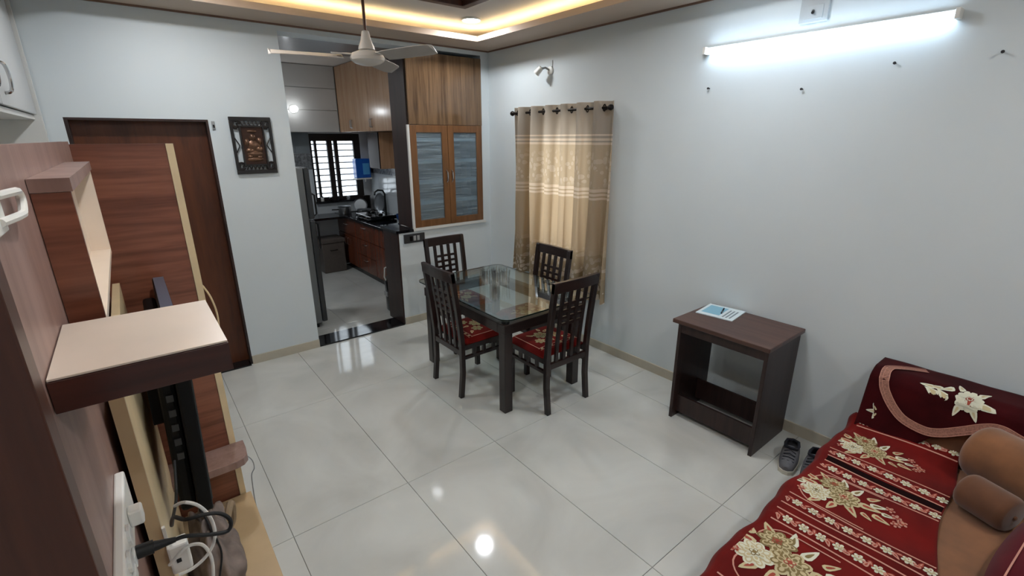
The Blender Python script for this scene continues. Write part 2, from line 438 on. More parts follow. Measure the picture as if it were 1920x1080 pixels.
# door in its recess
dr = struct('door_1', B(D0 + .02, D1 - .015, YB + .10, YB + .14, 0.01, DZ - .015), 'door_wood', 'dark brown wooden door set back in the wall')
dr['label'] = 'dark brown wooden door set back in the wall'
fr = MB(); fr.box(D1 - .015, D1, YB + .002, YB + .16, 0, DZ); fr.box(D0, D0 + .02, YB + .002, YB + .16, 0, DZ); fr.box(D0 + .02, D1 - .015, YB + .002, YB + .16, DZ - .015, DZ)
fr.build('door_frame', 'dark_jamb', dr)
struct('trim_1', B(D0 + .02, D1 - .015, YB - .03, YB + .10, 0, .012), 'black_granite', 'black granite sill under the brown door')
struct('wall_behind_door', B(D0 - .1, D1 + .1, YB + .2, YB + .24, 0, 2.2), 'wall_paint', 'wall surface behind the brown door')
# kitchen opening: granite threshold, dark side lining
struct('trim_2', B(O0, O1, YB - .01, YB + .23, 0, .014), 'black_granite', 'polished black granite threshold of the kitchen opening')
struct('trim_3', B(O1 - .003, O1 + .011, YB + .001, YB + .34, 0, .962), 'dark_jamb', 'dark lining on the side of the half wall')
struct('trim_4', B(O1 - .02, KX0 - .003, YB - .008, YB + .36, .963, .99), 'black_granite', 'black granite ledge on top of the half wall')

# window behind the curtain
wn = struct('window_1', ring(MB(), 0, 0, 0, 0, 0, 0, 0) if False else MB().box(XR + .07, XR + .11, WY0, WY1, WZ0, WZ0 + .05).box(XR + .07, XR + .11, WY0, WY1, WZ1 - .05, WZ1).box(XR + .07, XR + .11, WY0, WY0 + .05, WZ0 + .05, WZ1 - .05).box(XR + .07, XR + .11, WY1 - .05, WY1, WZ0 + .05, WZ1 - .05), 'window_frame', 'window behind the beige curtain')
for k in range(2):
    a = WY0 + .05 + k * (WY1 - WY0 - .1) / 2
    B(XR + .085, XR + .091, a, a + (WY1 - WY0 - .1) / 2, WZ0 + .05, WZ1 - .05).build('pane', 'window_glass', wn)

# ------------------------------------------------------------------ kitchen shell
HX0, HX1, HY0, HY1, HZ = 0.45, 2.95, 4.50, 7.20, 2.78
fk = struct('floor_kitchen', B(HX0, HX1, HY0, HY1, -0.10, -0.004), 'grout', 'pale glossy tile floor of the kitchen')
tiles(fk, HX0, HX1, HY0 + .04, HY1, 0.30, 4.72, 0.6125, 0.6125)
VX0, VX1, VZ0, VZ1 = 2.10, 2.83, 0.985, 1.925      # kitchen window opening
kb = MB()
kb.box(HX0, VX0, HY1, HY1 + .15, 0, 2.95); kb.box(VX1, HX1 + .15, HY1, HY1 + .15, 0, 2.95)
kb.box(VX0, VX1, HY1, HY1 + .15, 0, VZ0); kb.box(VX0, VX1, HY1, HY1 + .15, VZ1, 2.95)
wkb = struct('wall_kitchen_back', kb, 'kitchen_wall', 'kitchen end wall around the barred window')
wkr = struct('wall_kitchen_right', B(HX1, HX1 + .12, HY0, HY1, 0, 2.95), 'kitchen_wall', 'kitchen side wall above the worktop')
struct('wall_kitchen_left', B(HX0 - .12, HX0, HY0, HY1, 0, 2.95), 'kitchen_wall', 'kitchen wall behind the refrigerator')
struct('ceiling_kitchen', B(HX0, HX1, HY0, HY1, HZ, 2.95), 'ceiling_paint', 'plain pale kitchen ceiling')
struct('trim_5', B(HX0, HX1, HY0, 5.22, 2.662, HZ), 'dark_jamb', 'dark glossy beam soffit just inside the kitchen opening')
# wall tiles: side wall above the counter and end wall beside the window
def wall_tiles_x(parent, x, y0, y1, zs, mats, ty, d=.006):
    cache = {}
    n = int(round((y1 - y0) / ty))
    for r_, (z0, z1) in enumerate(zs):
        for i in range(n):
            key = (r_,)
            hy, hz = (ty - .004) / 2, (z1 - z0 - .004) / 2
            if key not in cache:
                o = B(-d, 0, -hy, hy, -hz, hz).build('tile', mats[r_]); cache[key] = o.data
            else:
                o = bpy.data.objects.new('tile', cache[key]); col.objects.link(o)
            o.parent = parent; o.location = (x, y0 + (i + .5) * ty, (z0 + z1) / 2)
plain('pattern_tile', (120, 122, 124), rough=0.2, var=0.6, scale=26)
wall_tiles_x(wkr, HX1, 4.80, 7.20, [(.80, 1.08), (1.08, 1.36), (1.36, 1.46), (1.46, 1.70), (1.70, 1.94)], ['kitchen_tile', 'kitchen_tile', 'pattern_tile', 'grey_tile', 'grey_tile'], .30)
def wall_tiles_y(parent, y, x0, x1, zs, mats, tx, d=.006):
    n = int(round((x1 - x0) / tx))
    for r_, (z0, z1) in enumerate(zs):
        for i in range(n):
            o = B(x0 + i * tx + .002, x0 + (i + 1) * tx - .002, y - d, y, z0 + .002, z1 - .002).build('tile', mats[r_], parent)
wall_tiles_y(wkb, HY1, 1.50, 2.10, [(.80, 1.08), (1.08, 1.44)], ['kitchen_tile', 'kitchen_tile'], .30)
wall_tiles_y(wkb, HY1, 1.50, 2.10, [(1.44, 1.66), (1.66, 1.94)], ['pattern_tile', 'grey_tile'], .20)
wall_tiles_y(wkb, HY1, 2.10, 2.70, [(.80, .98)], ['kitchen_tile'], .30)
wall_tiles_y(wkb, HY1, 1.50, 2.40, [(.28, .54), (.54, .80)], ['kitchen_tile', 'kitchen_tile'], .30)
# kitchen window
kw = MB(); y0, y1 = HY1 + .02, HY1 + .06
kw.box(VX0, VX1, y0, y1, VZ0, VZ0 + .05); kw.box(VX0, VX1, y0, y1, VZ1 - .10, VZ1); kw.box(VX0, VX0 + .03, y0, y1, VZ0 + .05, VZ1 - .10); kw.box(VX1 - .10, VX1, y0, y1, VZ0 + .05, VZ1 - .10)
for a, b in ((2.165, 2.20), (2.345, 2.42), (2.445, 2.50)): kw.box(a, b, y0, y1, VZ0 + .05, VZ1 - .10)
win2 = struct('window_2', kw, 'window_frame', 'kitchen window with dark frame and iron bars')
for a, b in ((2.13, 2.165), (2.20, 2.345), (2.42, 2.445), (2.50, 2.73)): B(a, b, y0 + .015, y0 + .021, VZ0 + .05, VZ1 - .10).build('pane', 'window_glass', win2)
for k in range(9):
    z = VZ0 + .10 + k * .087
    MB().tube([(VX0, HY1 + .09, z), (VX1, HY1 + .09, z)], .009, 6).build('grill_bar', 'grill_iron', win2)
struct('trim_6', B(VX0 - .02, VX1 + .02, HY1 - .05, HY1 + .02, VZ0 - .03, VZ0), 'black_granite', 'black granite sill under the kitchen window')

# ------------------------------------------------------------------ kitchen furniture
# crockery cabinet in the back wall
cc = thing('crockery_cabinet', ((KX0 + KX1) / 2, YB + .15, KZ0), 'tall built-in crockery cabinet with walnut top doors and ribbed glass doors', 'cabinet')
cb = MB(); yb0, yb1 = YB + .02, YB + .33
cb.box(KX0 + .013, KX0 + .03, yb0, yb1, KZ0, KZ1); cb.box(KX1 - .02, KX1 - .003, yb0, yb1, KZ0, KZ1)
cb.box(KX0 + .03, KX1 - .02, yb0, yb1, KZ1 - .02, KZ1); cb.box(KX0 + .03, KX1 - .02, yb0, yb1, KZ0, KZ0 + .02); cb.box(KX0 + .03, KX1 - .02, yb1 - .012, yb1, KZ0 + .02, KZ1 - .02)
cb.box(KX0 + .03, KX1 - .02, yb0, yb1 - .012, 1.975, 1.99)
cb.build('body', 'cabinet_inside', cc)
B(KX0 + .001, KX0 + .012, YB + .012, YB + .34, KZ0 - .005, KZ1).build('side_panel', 'dark_jamb', cc)
for z in (1.22, 1.42, 1.62, 1.83):
    B(KX0 + .03, KX1 - .02, yb0 + .003, yb1 - .014, z, z + .034).build('shelf', 'shelf_glass', cc)
B(KX0 + .014, KX1 - .004, YB - .012, YB + .012, 1.985, KZ1 - .002).build('top_panel', 'walnut', cc, bevel=.002)
tr_ = MB(); tr_.box(KX0 - .008, KX0 + .012, YB - .014, YB + .011, KZ0 - .03, 1.984); tr_.box(KX0 + .012, KX1 + .02, YB - .02, YB + .011, KZ0 - .03, KZ0 - .002)
tr_.build('trim_strip', 'white_lacquer', cc)
dw = (KX1 - KX0 - .02) / 2
for k in range(2):
    x0 = KX0 + .015 + k * dw; x1 = x0 + dw - .004; z0, z1 = KZ0, 1.982; f = .068
    d = MB(); d.box(x0, x0 + f, YB - .012, YB + .012, z0, z1); d.box(x1 - f, x1, YB - .012, YB + .012, z0, z1)
    d.box(x0 + f, x1 - f, YB - .012, YB + .012, z0, z0 + f); d.box(x0 + f, x1 - f, YB - .012, YB + .012, z1 - f, z1)
    dd = d.build('glass_door', 'teak_frame', cc, bevel=.002)
    B(x0 + f, x1 - f, YB - .002, YB + .003, z0 + f, z1 - f).build('pane', 'ribbed_glass', dd)
    xh = x1 - .028 if k == 0 else x0 + .028
    MB().tube([(xh, YB - .012, 1.43), (xh, YB - .035, 1.45), (xh, YB - .038, 1.49), (xh, YB - .035, 1.53), (xh, YB - .012, 1.55)], .006, 8).build('handle', 'chrome', dd, smooth=True)
# refrigerator
fg = thing('refrigerator', (1.0, 5.05, 0), 'dark grey refrigerator just inside the kitchen opening', 'refrigerator')
B(.62, 1.30, 4.76, 5.36, .05, 1.60).build('body', 'fridge_grey', fg, bevel=.012)
B(1.303, 1.355, 4.76, 5.36, 1.12, 1.60).build('freezer_door', 'fridge_door', fg, bevel=.012)
B(1.303, 1.355, 4.76, 5.36, .06, 1.105).build('door', 'fridge_door', fg, bevel=.012)
for z0, z1 in ((1.14, 1.36), (.80, 1.08)):
    MB().tube([(1.355, 4.80, z0), (1.385, 4.80, z0 + .02), (1.385, 4.80, z1 - .02), (1.355, 4.80, z1)], .009, 8).build('handle', 'black_plastic', fg, smooth=True)
for x in (.68, 1.26):
    for y in (4.82, 5.30): MB().lathe([(.02, 0), (.02, .05)], (x, y, 0), 10).build('foot', 'black_plastic', fg)
# base cabinets and worktop
for k, (ya, yb_, two) in enumerate(((4.92, 5.85, 0), (5.85, 6.50, 1), (6.50, 7.19, 0))):
    t = thing('base_cabinet', (2.65, (ya + yb_) / 2, 0), ['red-brown kitchen base cabinet nearest the half wall', 'middle red-brown kitchen base cabinet with stacked drawers', 'red-brown kitchen base cabinet in the far corner under the window'][k], 'cabinet', 'kitchen base cabinets')
    B(2.385, 2.94, ya + .002, yb_ - .002, .08, .768).build('body', 'kitchen_red', t)
    B(2.42, 2.94, ya + .002, yb_ - .002, 0, .08).build('plinth', 'black_granite', t)
    if two:
        for z0, z1 in ((.10, .31), (.32, .53), (.54, .76)):
            d = B(2.367, 2.385, ya + .006, yb_ - .006, z0, z1).build('drawer', 'kitchen_red', t, bevel=.002)
            MB().tube([(2.367, (ya + yb_) / 2 - .06, z1 - .05), (2.345, (ya + yb_) / 2 - .05, z1 - .05), (2.345, (ya + yb_) / 2 + .05, z1 - .05), (2.367, (ya + yb_) / 2 + .06, z1 - .05)], .005, 6).build('handle', 'chrome', d)
    else:
        d = B(2.367, 2.385, ya + .006, yb_ - .006, .54, .76).build('drawer', 'kitchen_red', t, bevel=.002)
        MB().tube([(2.367, (ya + yb_) / 2 - .06, .68), (2.345, (ya + yb_) / 2 - .05, .68), (2.345, (ya + yb_) / 2 + .05, .68), (2.367, (ya + yb_) / 2 + .06, .68)], .005, 6).build('handle', 'chrome', d)
        ym = (ya + yb_) / 2
        for a, b, hy in ((ya + .006, ym - .003, ym - .05), (ym + .003, yb_ - .006, ym + .05)):
            d = B(2.367, 2.385, a, b, .10, .53).build('door', 'kitchen_red', t, bevel=.002)
            MB().tube([(2.367, hy, .38), (2.345, hy, .39), (2.345, hy, .47), (2.367, hy, .48)], .005, 6).build('handle', 'chrome', d)
wt = B(2.335, 2.943, 4.66, 7.193, .77, .805).build('worktop', 'black_granite', bevel=.004)
tag(wt, 'polished black granite worktop running to the kitchen window', 'worktop')
bw = B(1.50, 2.334, 6.78, 7.192, .77, .80).build('side_shelf', 'black_granite'); tag(bw, 'thin black granite shelf under the kitchen window end wall', 'shelf')
bk = MB(); bk.box(1.52, 1.56, 6.82, 7.19, 0, .77); bk.box(1.56, 1.90, 7.16, 7.19, .6, .77); bk.build('support', 'brown_metal', bw)
# loft cabinets over the end wall: three flaps
lf = thing('loft_cabinet', (1.8, 7.05, 1.94), 'glossy grey-white loft cabinet with three stacked flaps over the kitchen window', 'cabinet')
B(HX0 + .01, 2.44, 6.92, 7.19, 1.942, 2.775).build('body', 'kitchen_cream', lf)
for z0, z1 in ((1.944, 2.218), (2.224, 2.496), (2.502, 2.773)):
    B(HX0 + .01, 2.44, 6.90, 6.918, z0, z1).build('flap', 'kitchen_cream', lf, bevel=.002)
lr = thing('loft_cabinet', (2.7, 6.0, 1.94), 'pale brown wood loft cabinet with glossy doors along the kitchen side wall', 'cabinet')
B(2.466, 2.94, 5.24, 6.895, 1.942, 2.775).build('body', 'kitchen_wood', lr)
for a, b, h in ((6.30, 6.893, 6.42), (5.86, 6.296, None), (5.242, 5.856, 5.78)):
    d = B(2.448, 2.465, a, b, 1.944, 2.773).build('door', 'kitchen_wood', lr, bevel=.002)
    if h:
        hh = d; 
        MB().tube([(2.448, h, 1.99), (2.43, h, 2.0), (2.43, h, 2.08), (2.448, h, 2.09)], .006, 6).tube([(2.448, h + .04, 1.99), (2.43, h + .04, 2.0), (2.43, h + .04, 2.08), (2.448, h + .04, 2.09)], .006, 6).build('handle', 'chrome', hh)
wc = thing('wall_cabinet', (2.8, 6.17, 1.48), 'small light peach wood wall cabinet hanging below the loft cabinet', 'cabinet')
B(2.615, 2.938, 6.0, 6.34, 1.48, 1.938).build('body', 'kitchen_wood_light', wc)
B(2.598, 2.613, 6.005, 6.335, 1.484, 1.934).build('door', 'dark_jamb', wc, bevel=.002)
# bare bulb on the loft flap
lb = thing('wall_lamp', (1.855, 6.90, 2.17), 'bright round bulb on the kitchen loft cabinet', 'lamp')
MB().lathe([(.05, 0), (.05, -.012), (.025, -.02), (.025, -.05)], (1.86, 6.899, 2.225), 14, 'y').build('holder', 'white_plastic', lb, smooth=True)
MB().lathe([(.02, -.05), (.034, -.07), (.04, -.09), (.034, -.11), (.018, -.125), (.001, -.13)], (1.86, 6.899, 2.225), 16, 'y').build('bulb', 'bulb_glow', lb, smooth='all')
kl = thing('added_ceiling_lamp', (0.85, 5.62, HZ), 'added round flat lamp hidden on the kitchen ceiling behind the beam', 'lamp')  # extra lamp out of sight, added to brighten the kitchen
MB().lathe([(.13, HZ), (.13, HZ - .015), (.115, HZ - .02)], (0.85, 5.62, 0), 28).build('base', 'white_lacquer', kl, smooth=True)
MB().lathe([(.113, HZ - .019), (.10, HZ - .026), (.001, HZ - .028)], (0.85, 5.62, 0), 28).build('diffuser', 'added_lamp_glow', kl, smooth=True)
# water purifier, plates, pots, tap, bowl, tray
wp = thing('water_purifier', (2.77, 7.14, 1.28), 'blue water purifier on the wall beside the kitchen window', 'water purifier')
B(2.66, 2.88, 7.0, 7.14, 1.30, 1.575).build('body', 'blue_plastic', wp, bevel=.01)
B(2.84, 2.88, 7.14, 7.199, 1.34, 1.54).build('wall_bracket', 'grey_plastic', wp)
B(2.76, 2.86, 6.993, 7.0, 1.35, 1.51).build('tank_window', 'light_blue_plastic', wp, bevel=.002)
B(2.655, 2.885, 6.995, 7.145, 1.28, 1.30).build('base', 'white_plastic', wp)
MB().tube([(2.77, 7.0, 1.29), (2.77, 6.96, 1.285), (2.77, 6.955, 1.25)], .008, 8).build('spout', 'white_plastic', wp)
def plate(x, y, z, r, tilt, rot, label):
    o = MB().lathe([(.001, 0), (r * .8, 0), (r, .02), (r * 1.0, .022), (r * .8, .004), (.001, .004)], (0, 0, 0), 24).build('plate', 'steel', smooth=True)
    o.location = (x, y, z); o.rotation_euler = (tilt, 0, rot); return tag(o, label, 'plate', 'steel plates leaning by the kitchen window')
plate(2.66, 6.98, .912, .105, 1.35, -.5, 'large round steel plate leaning upright on the worktop')
plate(2.905, 6.80, .945, .14, 1.45, -1.45, 'widest steel plate leaning against the tiled kitchen wall')
def pot(name, x, y, z, r, h, label, mat='steel', group='steel pots by the kitchen window'):
    t = thing(name, (x, y, z), label, 'pot', group)
    MB().lathe([(.001, 0), (r * .92, 0), (r, .01), (r, h), (r + .008, h + .004), (r - .006, h), (r - .006, .01), (.001, .008)], (x, y, z), 20).build('body', mat, t, smooth=True)
    MB().tube([(x - r, y, z + h * .7), (x - r - .03, y, z + h * .7), (x - r - .10, y - .02, z + h * .75)], .008, 8).build('handle', 'black_plastic', t)
    return t
pot('saucepan', 2.42, 6.98, .805, .09, .10, 'steel saucepan on the worktop under the window')
pot('saucepan', 2.62, 6.76, .805, .10, .07, 'low steel pan in front of the leaning plates')
pot('kettle', 2.82, 7.10, .805, .05, .22, 'dark tall flask in the corner by the kitchen window', 'dark_metal')
def jar(x, y, z, r, h, mat, label):
    t = thing('jar', (x, y, z), label, 'jar', 'jars on the kitchen window sill')
    MB().lathe([(.001, 0), (r, 0), (r, h * .75), (r * .8, h * .8), (.001, h * .8)], (x, y, z), 14).build('body', mat, t, smooth=True)
    MB().lathe([(r * .85, h * .8), (r * .85, h), (.001, h)], (x, y, z), 14).build('lid', 'black_plastic', t)
jar(2.18, 7.175, VZ0, .022, .07, 'white_plastic', 'small white jar on the kitchen window sill')
jar(2.30, 7.175, VZ0, .024, .05, 'dark_metal', 'short dark jar on the window sill beside the white one')
jar(2.41, 7.175, VZ0, .02, .06, 'black_plastic', 'black jar on the middle of the window sill')
jar(2.56, 7.175, VZ0, .024, .045, 'steel', 'small steel jar at the right of the window sill')
st = thing('gas_stove', (2.60, 6.30, .805), 'black gas stove on the granite worktop', 'stove')
B(2.42, 2.80, 6.05, 6.55, .815, .865).build('body', 'black_gloss', st, bevel=.006)
for y in (6.17, 6.43):
    MB().lathe([(.03, .865), (.035, .875), (.02, .885), (.001, .885)], (2.62, y, 0), 14).build('burner', 'dark_metal', st)
    for q in range(4):
        a = q * PI / 2 + .4
        MB().tube([(2.62 + .03 * math.cos(a), y + .03 * math.sin(a), .892), (2.62 + .09 * math.cos(a), y + .09 * math.sin(a), .892), (2.62 + .09 * math.cos(a), y + .09 * math.sin(a), .866)], .005, 6).build('pan_support', 'dark_metal', st)
    MB().lathe([(.016, 0), (.014, -.02), (.001, -.02)], (2.42, y, .84), 10, 'x').build('knob', 'chrome', st)
for x in (2.45, 2.77):
    for y in (6.09, 6.51): MB().lathe([(.012, .805), (.012, .816)], (x, y, 0), 8).build('foot', 'black_rubber', st)
tp = thing('tap', (2.90, 6.62, .805), 'black arched kitchen tap against the tiled wall', 'tap')
MB().lathe([(.025, .805), (.025, .815), (.013, .82), (.013, .95)], (2.90, 6.62, 0), 12).build('base', 'black_plastic', tp)
MB().tube([(2.90, 6.62, .95), (2.90, 6.62, 1.09), (2.87, 6.62, 1.14), (2.80, 6.62, 1.15), (2.75, 6.62, 1.12), (2.745, 6.62, 1.08)], .013, 10).build('spout', 'black_plastic', tp, smooth=True)
tag(MB().lathe([(.001, 0), (.07, 0), (.11, .03), (.125, .10), (.119, .10), (.105, .034), (.066, .006), (.001, .006)], (2.80, 5.78, .805), 24).build('bowl', 'navy_plastic', smooth=True), 'blue plastic bowl on the worktop near the dark panel', 'bowl')
ty = thing('tray', (2.45, 5.25, .805), 'shallow white rimmed tray with dark inside on the worktop', 'tray')
B(2.36, 2.56, 5.08, 5.42, .806, .812).build('bottom', 'black_plastic', ty)
tr_ = MB(); tr_.box(2.35, 2.36, 5.07, 5.43, .806, .835); tr_.box(2.56, 2.57, 5.07, 5.43, .806, .835); tr_.box(2.36, 2.56, 5.07, 5.08, .806, .835); tr_.box(2.36, 2.56, 5.42, 5.43, .806, .835)
tr_.build('rim', 'white_plastic', ty, bevel=.003)
# grey-brown storage drum under the end shelf
sb = thing('storage_box', (2.12, 6.85, 0), 'grey-brown metal storage box with lid on the kitchen floor', 'box')
B(1.98, 2.30, 6.80, 7.12, 0, .43).build('body', 'brown_metal', sb, bevel=.01)
B(1.97, 2.31, 6.79, 7.13, .432, .49).build('lid', 'brown_metal', sb, bevel=.01)
MB().tube([(2.09, 6.80, .33), (2.10, 6.775, .33), (2.18, 6.775, .33), (2.19, 6.80, .33)], .006, 6).build('handle', 'dark_metal', sb)
# black can standing behind the half wall
bc = thing('water_can', (2.12, 4.84, 0), 'black water can with pale handle standing beside the half wall', 'can')
MB().lathe([(.001, 0), (.10, 0), (.115, .02), (.115, .34), (.09, .40), (.04, .43), (.04, .45), (.001, .45)], (2.14, 4.80, 0), 20).build('body', 'black_gloss', bc, smooth=True)
MB().lathe([(.045, .45), (.045, .48), (.001, .48)], (2.14, 4.80, 0), 14).build('cap', 'dark_grey_plastic', bc)
MB().tube([(2.035, 4.80, .36), (1.99 + .03, 4.80, .40), (2.03, 4.80, .50), (2.10, 4.80, .52), (2.14, 4.80, .478)], .008, 8).build('handle', 'white_plastic', bc, smooth=True)
B(2.018, 2.03, 4.76, 4.84, .18, .23).build('paper_label', 'grey_plastic', bc)

# ------------------------------------------------------------------ ceiling fan
FX, FY, FZ = 1.43, 3.36, 2.38
fan = thing('ceiling_fan', (FX, FY, ZR), 'white three-blade ceiling fan on a long brown rod', 'fan')
MB().lathe([(.05, ZR), (.05, ZR - .04), (.015, ZR - .07)], (FX, FY, 0), 16).build('ceiling_canopy', 'fan_white', fan, smooth=True)
MB().tube([(FX, FY, ZR - .03), (FX, FY, FZ + .10)], .010, 10).build('rod', 'rod_brown', fan, smooth=True)
MB().lathe([(.014, FZ + .165), (.024, FZ + .16), (.034, FZ + .11), (.052, FZ + .065), (.054, FZ + .05), (.04, FZ + .042)], (FX, FY, 0), 20).build('rod_cover', 'fan_white', fan, smooth=True)
MB().lathe([(.04, FZ + .045), (.06, FZ + .04), (.10, FZ + .025), (.115, FZ), (.11, FZ - .018), (.085, FZ - .035), (.04, FZ - .048), (.001, FZ - .05)], (FX, FY, 0), 28).build('motor', 'fan_white', fan, smooth=True)
for a in (168, 288, 48):
    A = math.radians(a); ca, sa = math.cos(A), math.sin(A)
    def bp(r, t, z): return (FX + r * ca - t * sa, FY + r * sa + t * ca, FZ + z)
    m = MB(); st_ = [(.16, .045), (.22, .058), (.40, .064), (.54, .060), (.59, .045), (.605, .02)]
    vv = []
    for r_, wd in st_: vv += [bp(r_, -wd, .016), bp(r_, wd, -.020), bp(r_, wd, -.016), bp(r_, -wd, .020)]
    ff = [(0, 1, 2, 3), tuple(4 * 5 + q for q in (3, 2, 1, 0))]
    for i in range(5):
        for j in range(4): ff.append((4 * i + j, 4 * i + (j + 1) % 4, 4 * i + 4 + (j + 1) % 4, 4 * i + 4 + j))
    m.add(vv, ff); bl = m.build('blade', 'fan_blade', fan)
    m = MB(); vv = []
    for r_, wd in ((.085, .02), (.13, .018), (.17, .03), (.23, .03)): vv += [bp(r_, -wd, .020), bp(r_, wd, .010), bp(r_, wd, .016), bp(r_, -wd, .026)]
    ff = [(0, 1, 2, 3), (15, 14, 13, 12)]
    for i in range(3):
        for j in range(4): ff.append((4 * i + j, 4 * i + (j + 1) % 4, 4 * i + 4 + (j + 1) % 4, 4 * i + 4 + j))
    m.add(vv, ff); m.build('blade_bracket', 'fan_white', bl)
# ------------------------------------------------------------------ ceiling lights and ornament
for k, (x, y) in enumerate(((2.53, 3.72), (2.35, 1.5), (2.35, -0.6), (0.40, 3.52), (0.40, 1.3), (0.40, -0.6))):  # desk, sofa, TV and camera-end downlights are unseen additions to brighten the room
    dl = thing('downlight', (x, y, ZR), ['round white recessed downlight in the ceiling corner above the curtain', 'added unseen downlight in the ceiling above the small desk', 'added unseen downlight in the ceiling over the sofa bed', 'round downlight in the ceiling near the brown door', 'added unseen downlight in the ceiling above the television unit', 'added unseen downlight in the ceiling at the camera end of the room'][k], 'light', 'ceiling downlights')
    MB().lathe([(.085, ZR), (.085, ZR - .012), (.075, ZR - .016), (.072, ZR - .010), (.072, ZR)], (x, y, 0), 28).build('trim_ring', 'white_lacquer', dl, smooth=True)
    MB().lathe([(.071, ZR - .001), (.071, ZR - .010), (.001, ZR - .010)], (x, y, 0), 28).build('lens', 'down_glow', dl, smooth=True)
orn = thing('ceiling_panel', (1.60, 2.6, ZR), 'dark brown framed panel in the middle of the ceiling', 'ceiling panel')
ring(MB(), 1.0, 2.14, 1.9, 3.25, .06, ZR - .05, ZR).build('frame', 'near_wood', orn, bevel=.004)
B(1.0, 2.14, 1.9, 3.25, ZR - .01, ZR).build('panel', 'ceiling_paint', orn)
# ------------------------------------------------------------------ wall tube light
tl = thing('tube_light', (XR, 1.24, 2.39), 'long lit white tube light on the side wall', 'light')
B(XR - .032, XR, .62, 1.86, 2.386, 2.412).build('batten', 'white_plastic', tl, bevel=.003)
MB().tube([(XR - .045, .635, 2.388), (XR - .045, 1.845, 2.388)], .014, 14).build('tube', 'tube_glow', tl, smooth=True)
for a, b in ((.615, .634), (1.846, 1.865)): B(XR - .062, XR, a, b, 2.370, 2.414).build('end_cap', 'white_plastic', tl, bevel=.003)
# socket with plug above the tube light
sk = thing('wall_socket', (XR, 1.25, 2.47), 'white wall socket box with black plug pin above the tube light', 'socket')
B(XR - .02, XR, 1.175, 1.32, 2.46, 2.60).build('box', 'socket_grey', sk, bevel=.004)
B(XR - .024, XR - .02, 1.20, 1.295, 2.475, 2.545).build('face_plate', 'socket_grey', sk, bevel=.002)
MB().tube([(XR - .024, 1.25, 2.515), (XR - .04, 1.245, 2.505)], .008, 8).build('plug', 'black_plastic', sk)
# bracket lamp holder above the curtain
wl = thing('lamp_holder', (XR, 3.40, 2.40), 'small white angled lamp holder on the wall above the curtain', 'lamp holder')
MB().lathe([(.035, 0), (.035, -.012), (.02, -.02)], (XR, 3.36, 2.43), 16, 'x').build('wall_plate', 'white_plastic', wl, smooth=True)
MB().tube([(XR - .01, 3.36, 2.43), (XR - .05, 3.375, 2.45), (XR - .085, 3.40, 2.44)], .009, 8).build('arm', 'grey_plastic', wl, smooth=True)
MB().tube([(XR - .08, 3.395, 2.45), (XR - .10, 3.44, 2.405)], .022, 12, .030).build('socket', 'white_plastic', wl, smooth=True)
MB().tube([(XR - .003, 3.335, 2.43), (XR - .003, 3.335, 2.51)], .003, 6).build('wire', 'grey_plastic', wl)
# nails in the wall
for k, (y, z) in enumerate(((1.82, 2.168), (1.245, 2.122), (.83, 2.212), (.445, 2.215))):
    tag(MB().lathe([(.003, 0), (.003, -.018), (.007, -.019), (.007, -.023), (.001, -.023)], (XR, y, z), 8, 'x').build('wall_nail', 'mark_dark'),
        ['small nail in the wall below the left end of the tube light', 'faint nail in the wall under the middle of the tube light', 'nail in the wall below the right part of the tube light', 'nail farthest right on the wall beyond the tube light'][k], 'nail', 'nails in the side wall')

# ------------------------------------------------------------------ curtain
cr_ = thing('curtain_rod', (3.03, 3.17, 2.085), 'dark metal curtain rod above the window', 'curtain rod')
MB().tube([(3.03, 2.60, 2.085), (3.03, 3.765, 2.085)], .011, 12).build('rod', 'dark_metal', cr_, smooth=True)
for y, s in ((2.60, -1), (3.765, 1)):
    MB().lathe([(.011, 0), (.018, s * .008), (.024, s * .025), (.018, s * .042), (.001, s * .05)], (3.03, y, 2.085), 14, 'y').build('finial', 'dark_metal', cr_, smooth=True)
for y in (2.64, 3.74):
    MB().tube([(3.03, y, 2.075), (3.09, y, 2.075), (XR, y, 2.075)], .007, 8).lathe([(.022, 0), (.022, -.008)], (XR, y, 2.075), 12, 'x').build('bracket', 'dark_metal', cr_)
cu = thing('curtain', (3.03, 3.15, .52), 'beige grommet curtain with woven bands and leaf hem', 'curtain')
NF = 6.5
def cur(u, v):
    y = 3.76 - u * 1.19; z = 2.135 - v * 1.62
    sp_ = 1.0 + .02 * math.sin(u * 9 + 2 * v)
    a = 2 * PI * NF * u
    amp = (.040 + .010 * v) * (1 + .25 * math.sin(u * 7 + 1))
    x = 3.03 + amp * math.sin(a + .5 * math.sin(3 * v + u * 5)) + .010 * math.sin(2.3 * a + 4 * v) * v
    yy = y + .018 * math.sin(2 * a) * (.4 + v) - (u - .55) * .05 * v
    if u > .80: z -= .0 * v
    return (min(x, XR - .012), yy, z + (.03 * math.sin(u * 11) - .06 * (u - .5)) * v * .6)
MB().grid(220, 34, cur).build('cloth', 'curtain_fabric', cu, smooth='all')
for k in range(13):
    u = (k + .5) / 13 * .98 + .005
    x, y, z = cur(u, .035)
    m = MB(); path = [(3.03 + .002, y + .024 * math.cos(q * PI / 8) * .5, 2.085 + .024 * math.sin(q * PI / 8)) for q in range(17)]
    m.tube(path, .005, 6); m.build('grommet', 'dark_metal', cu, smooth=True)

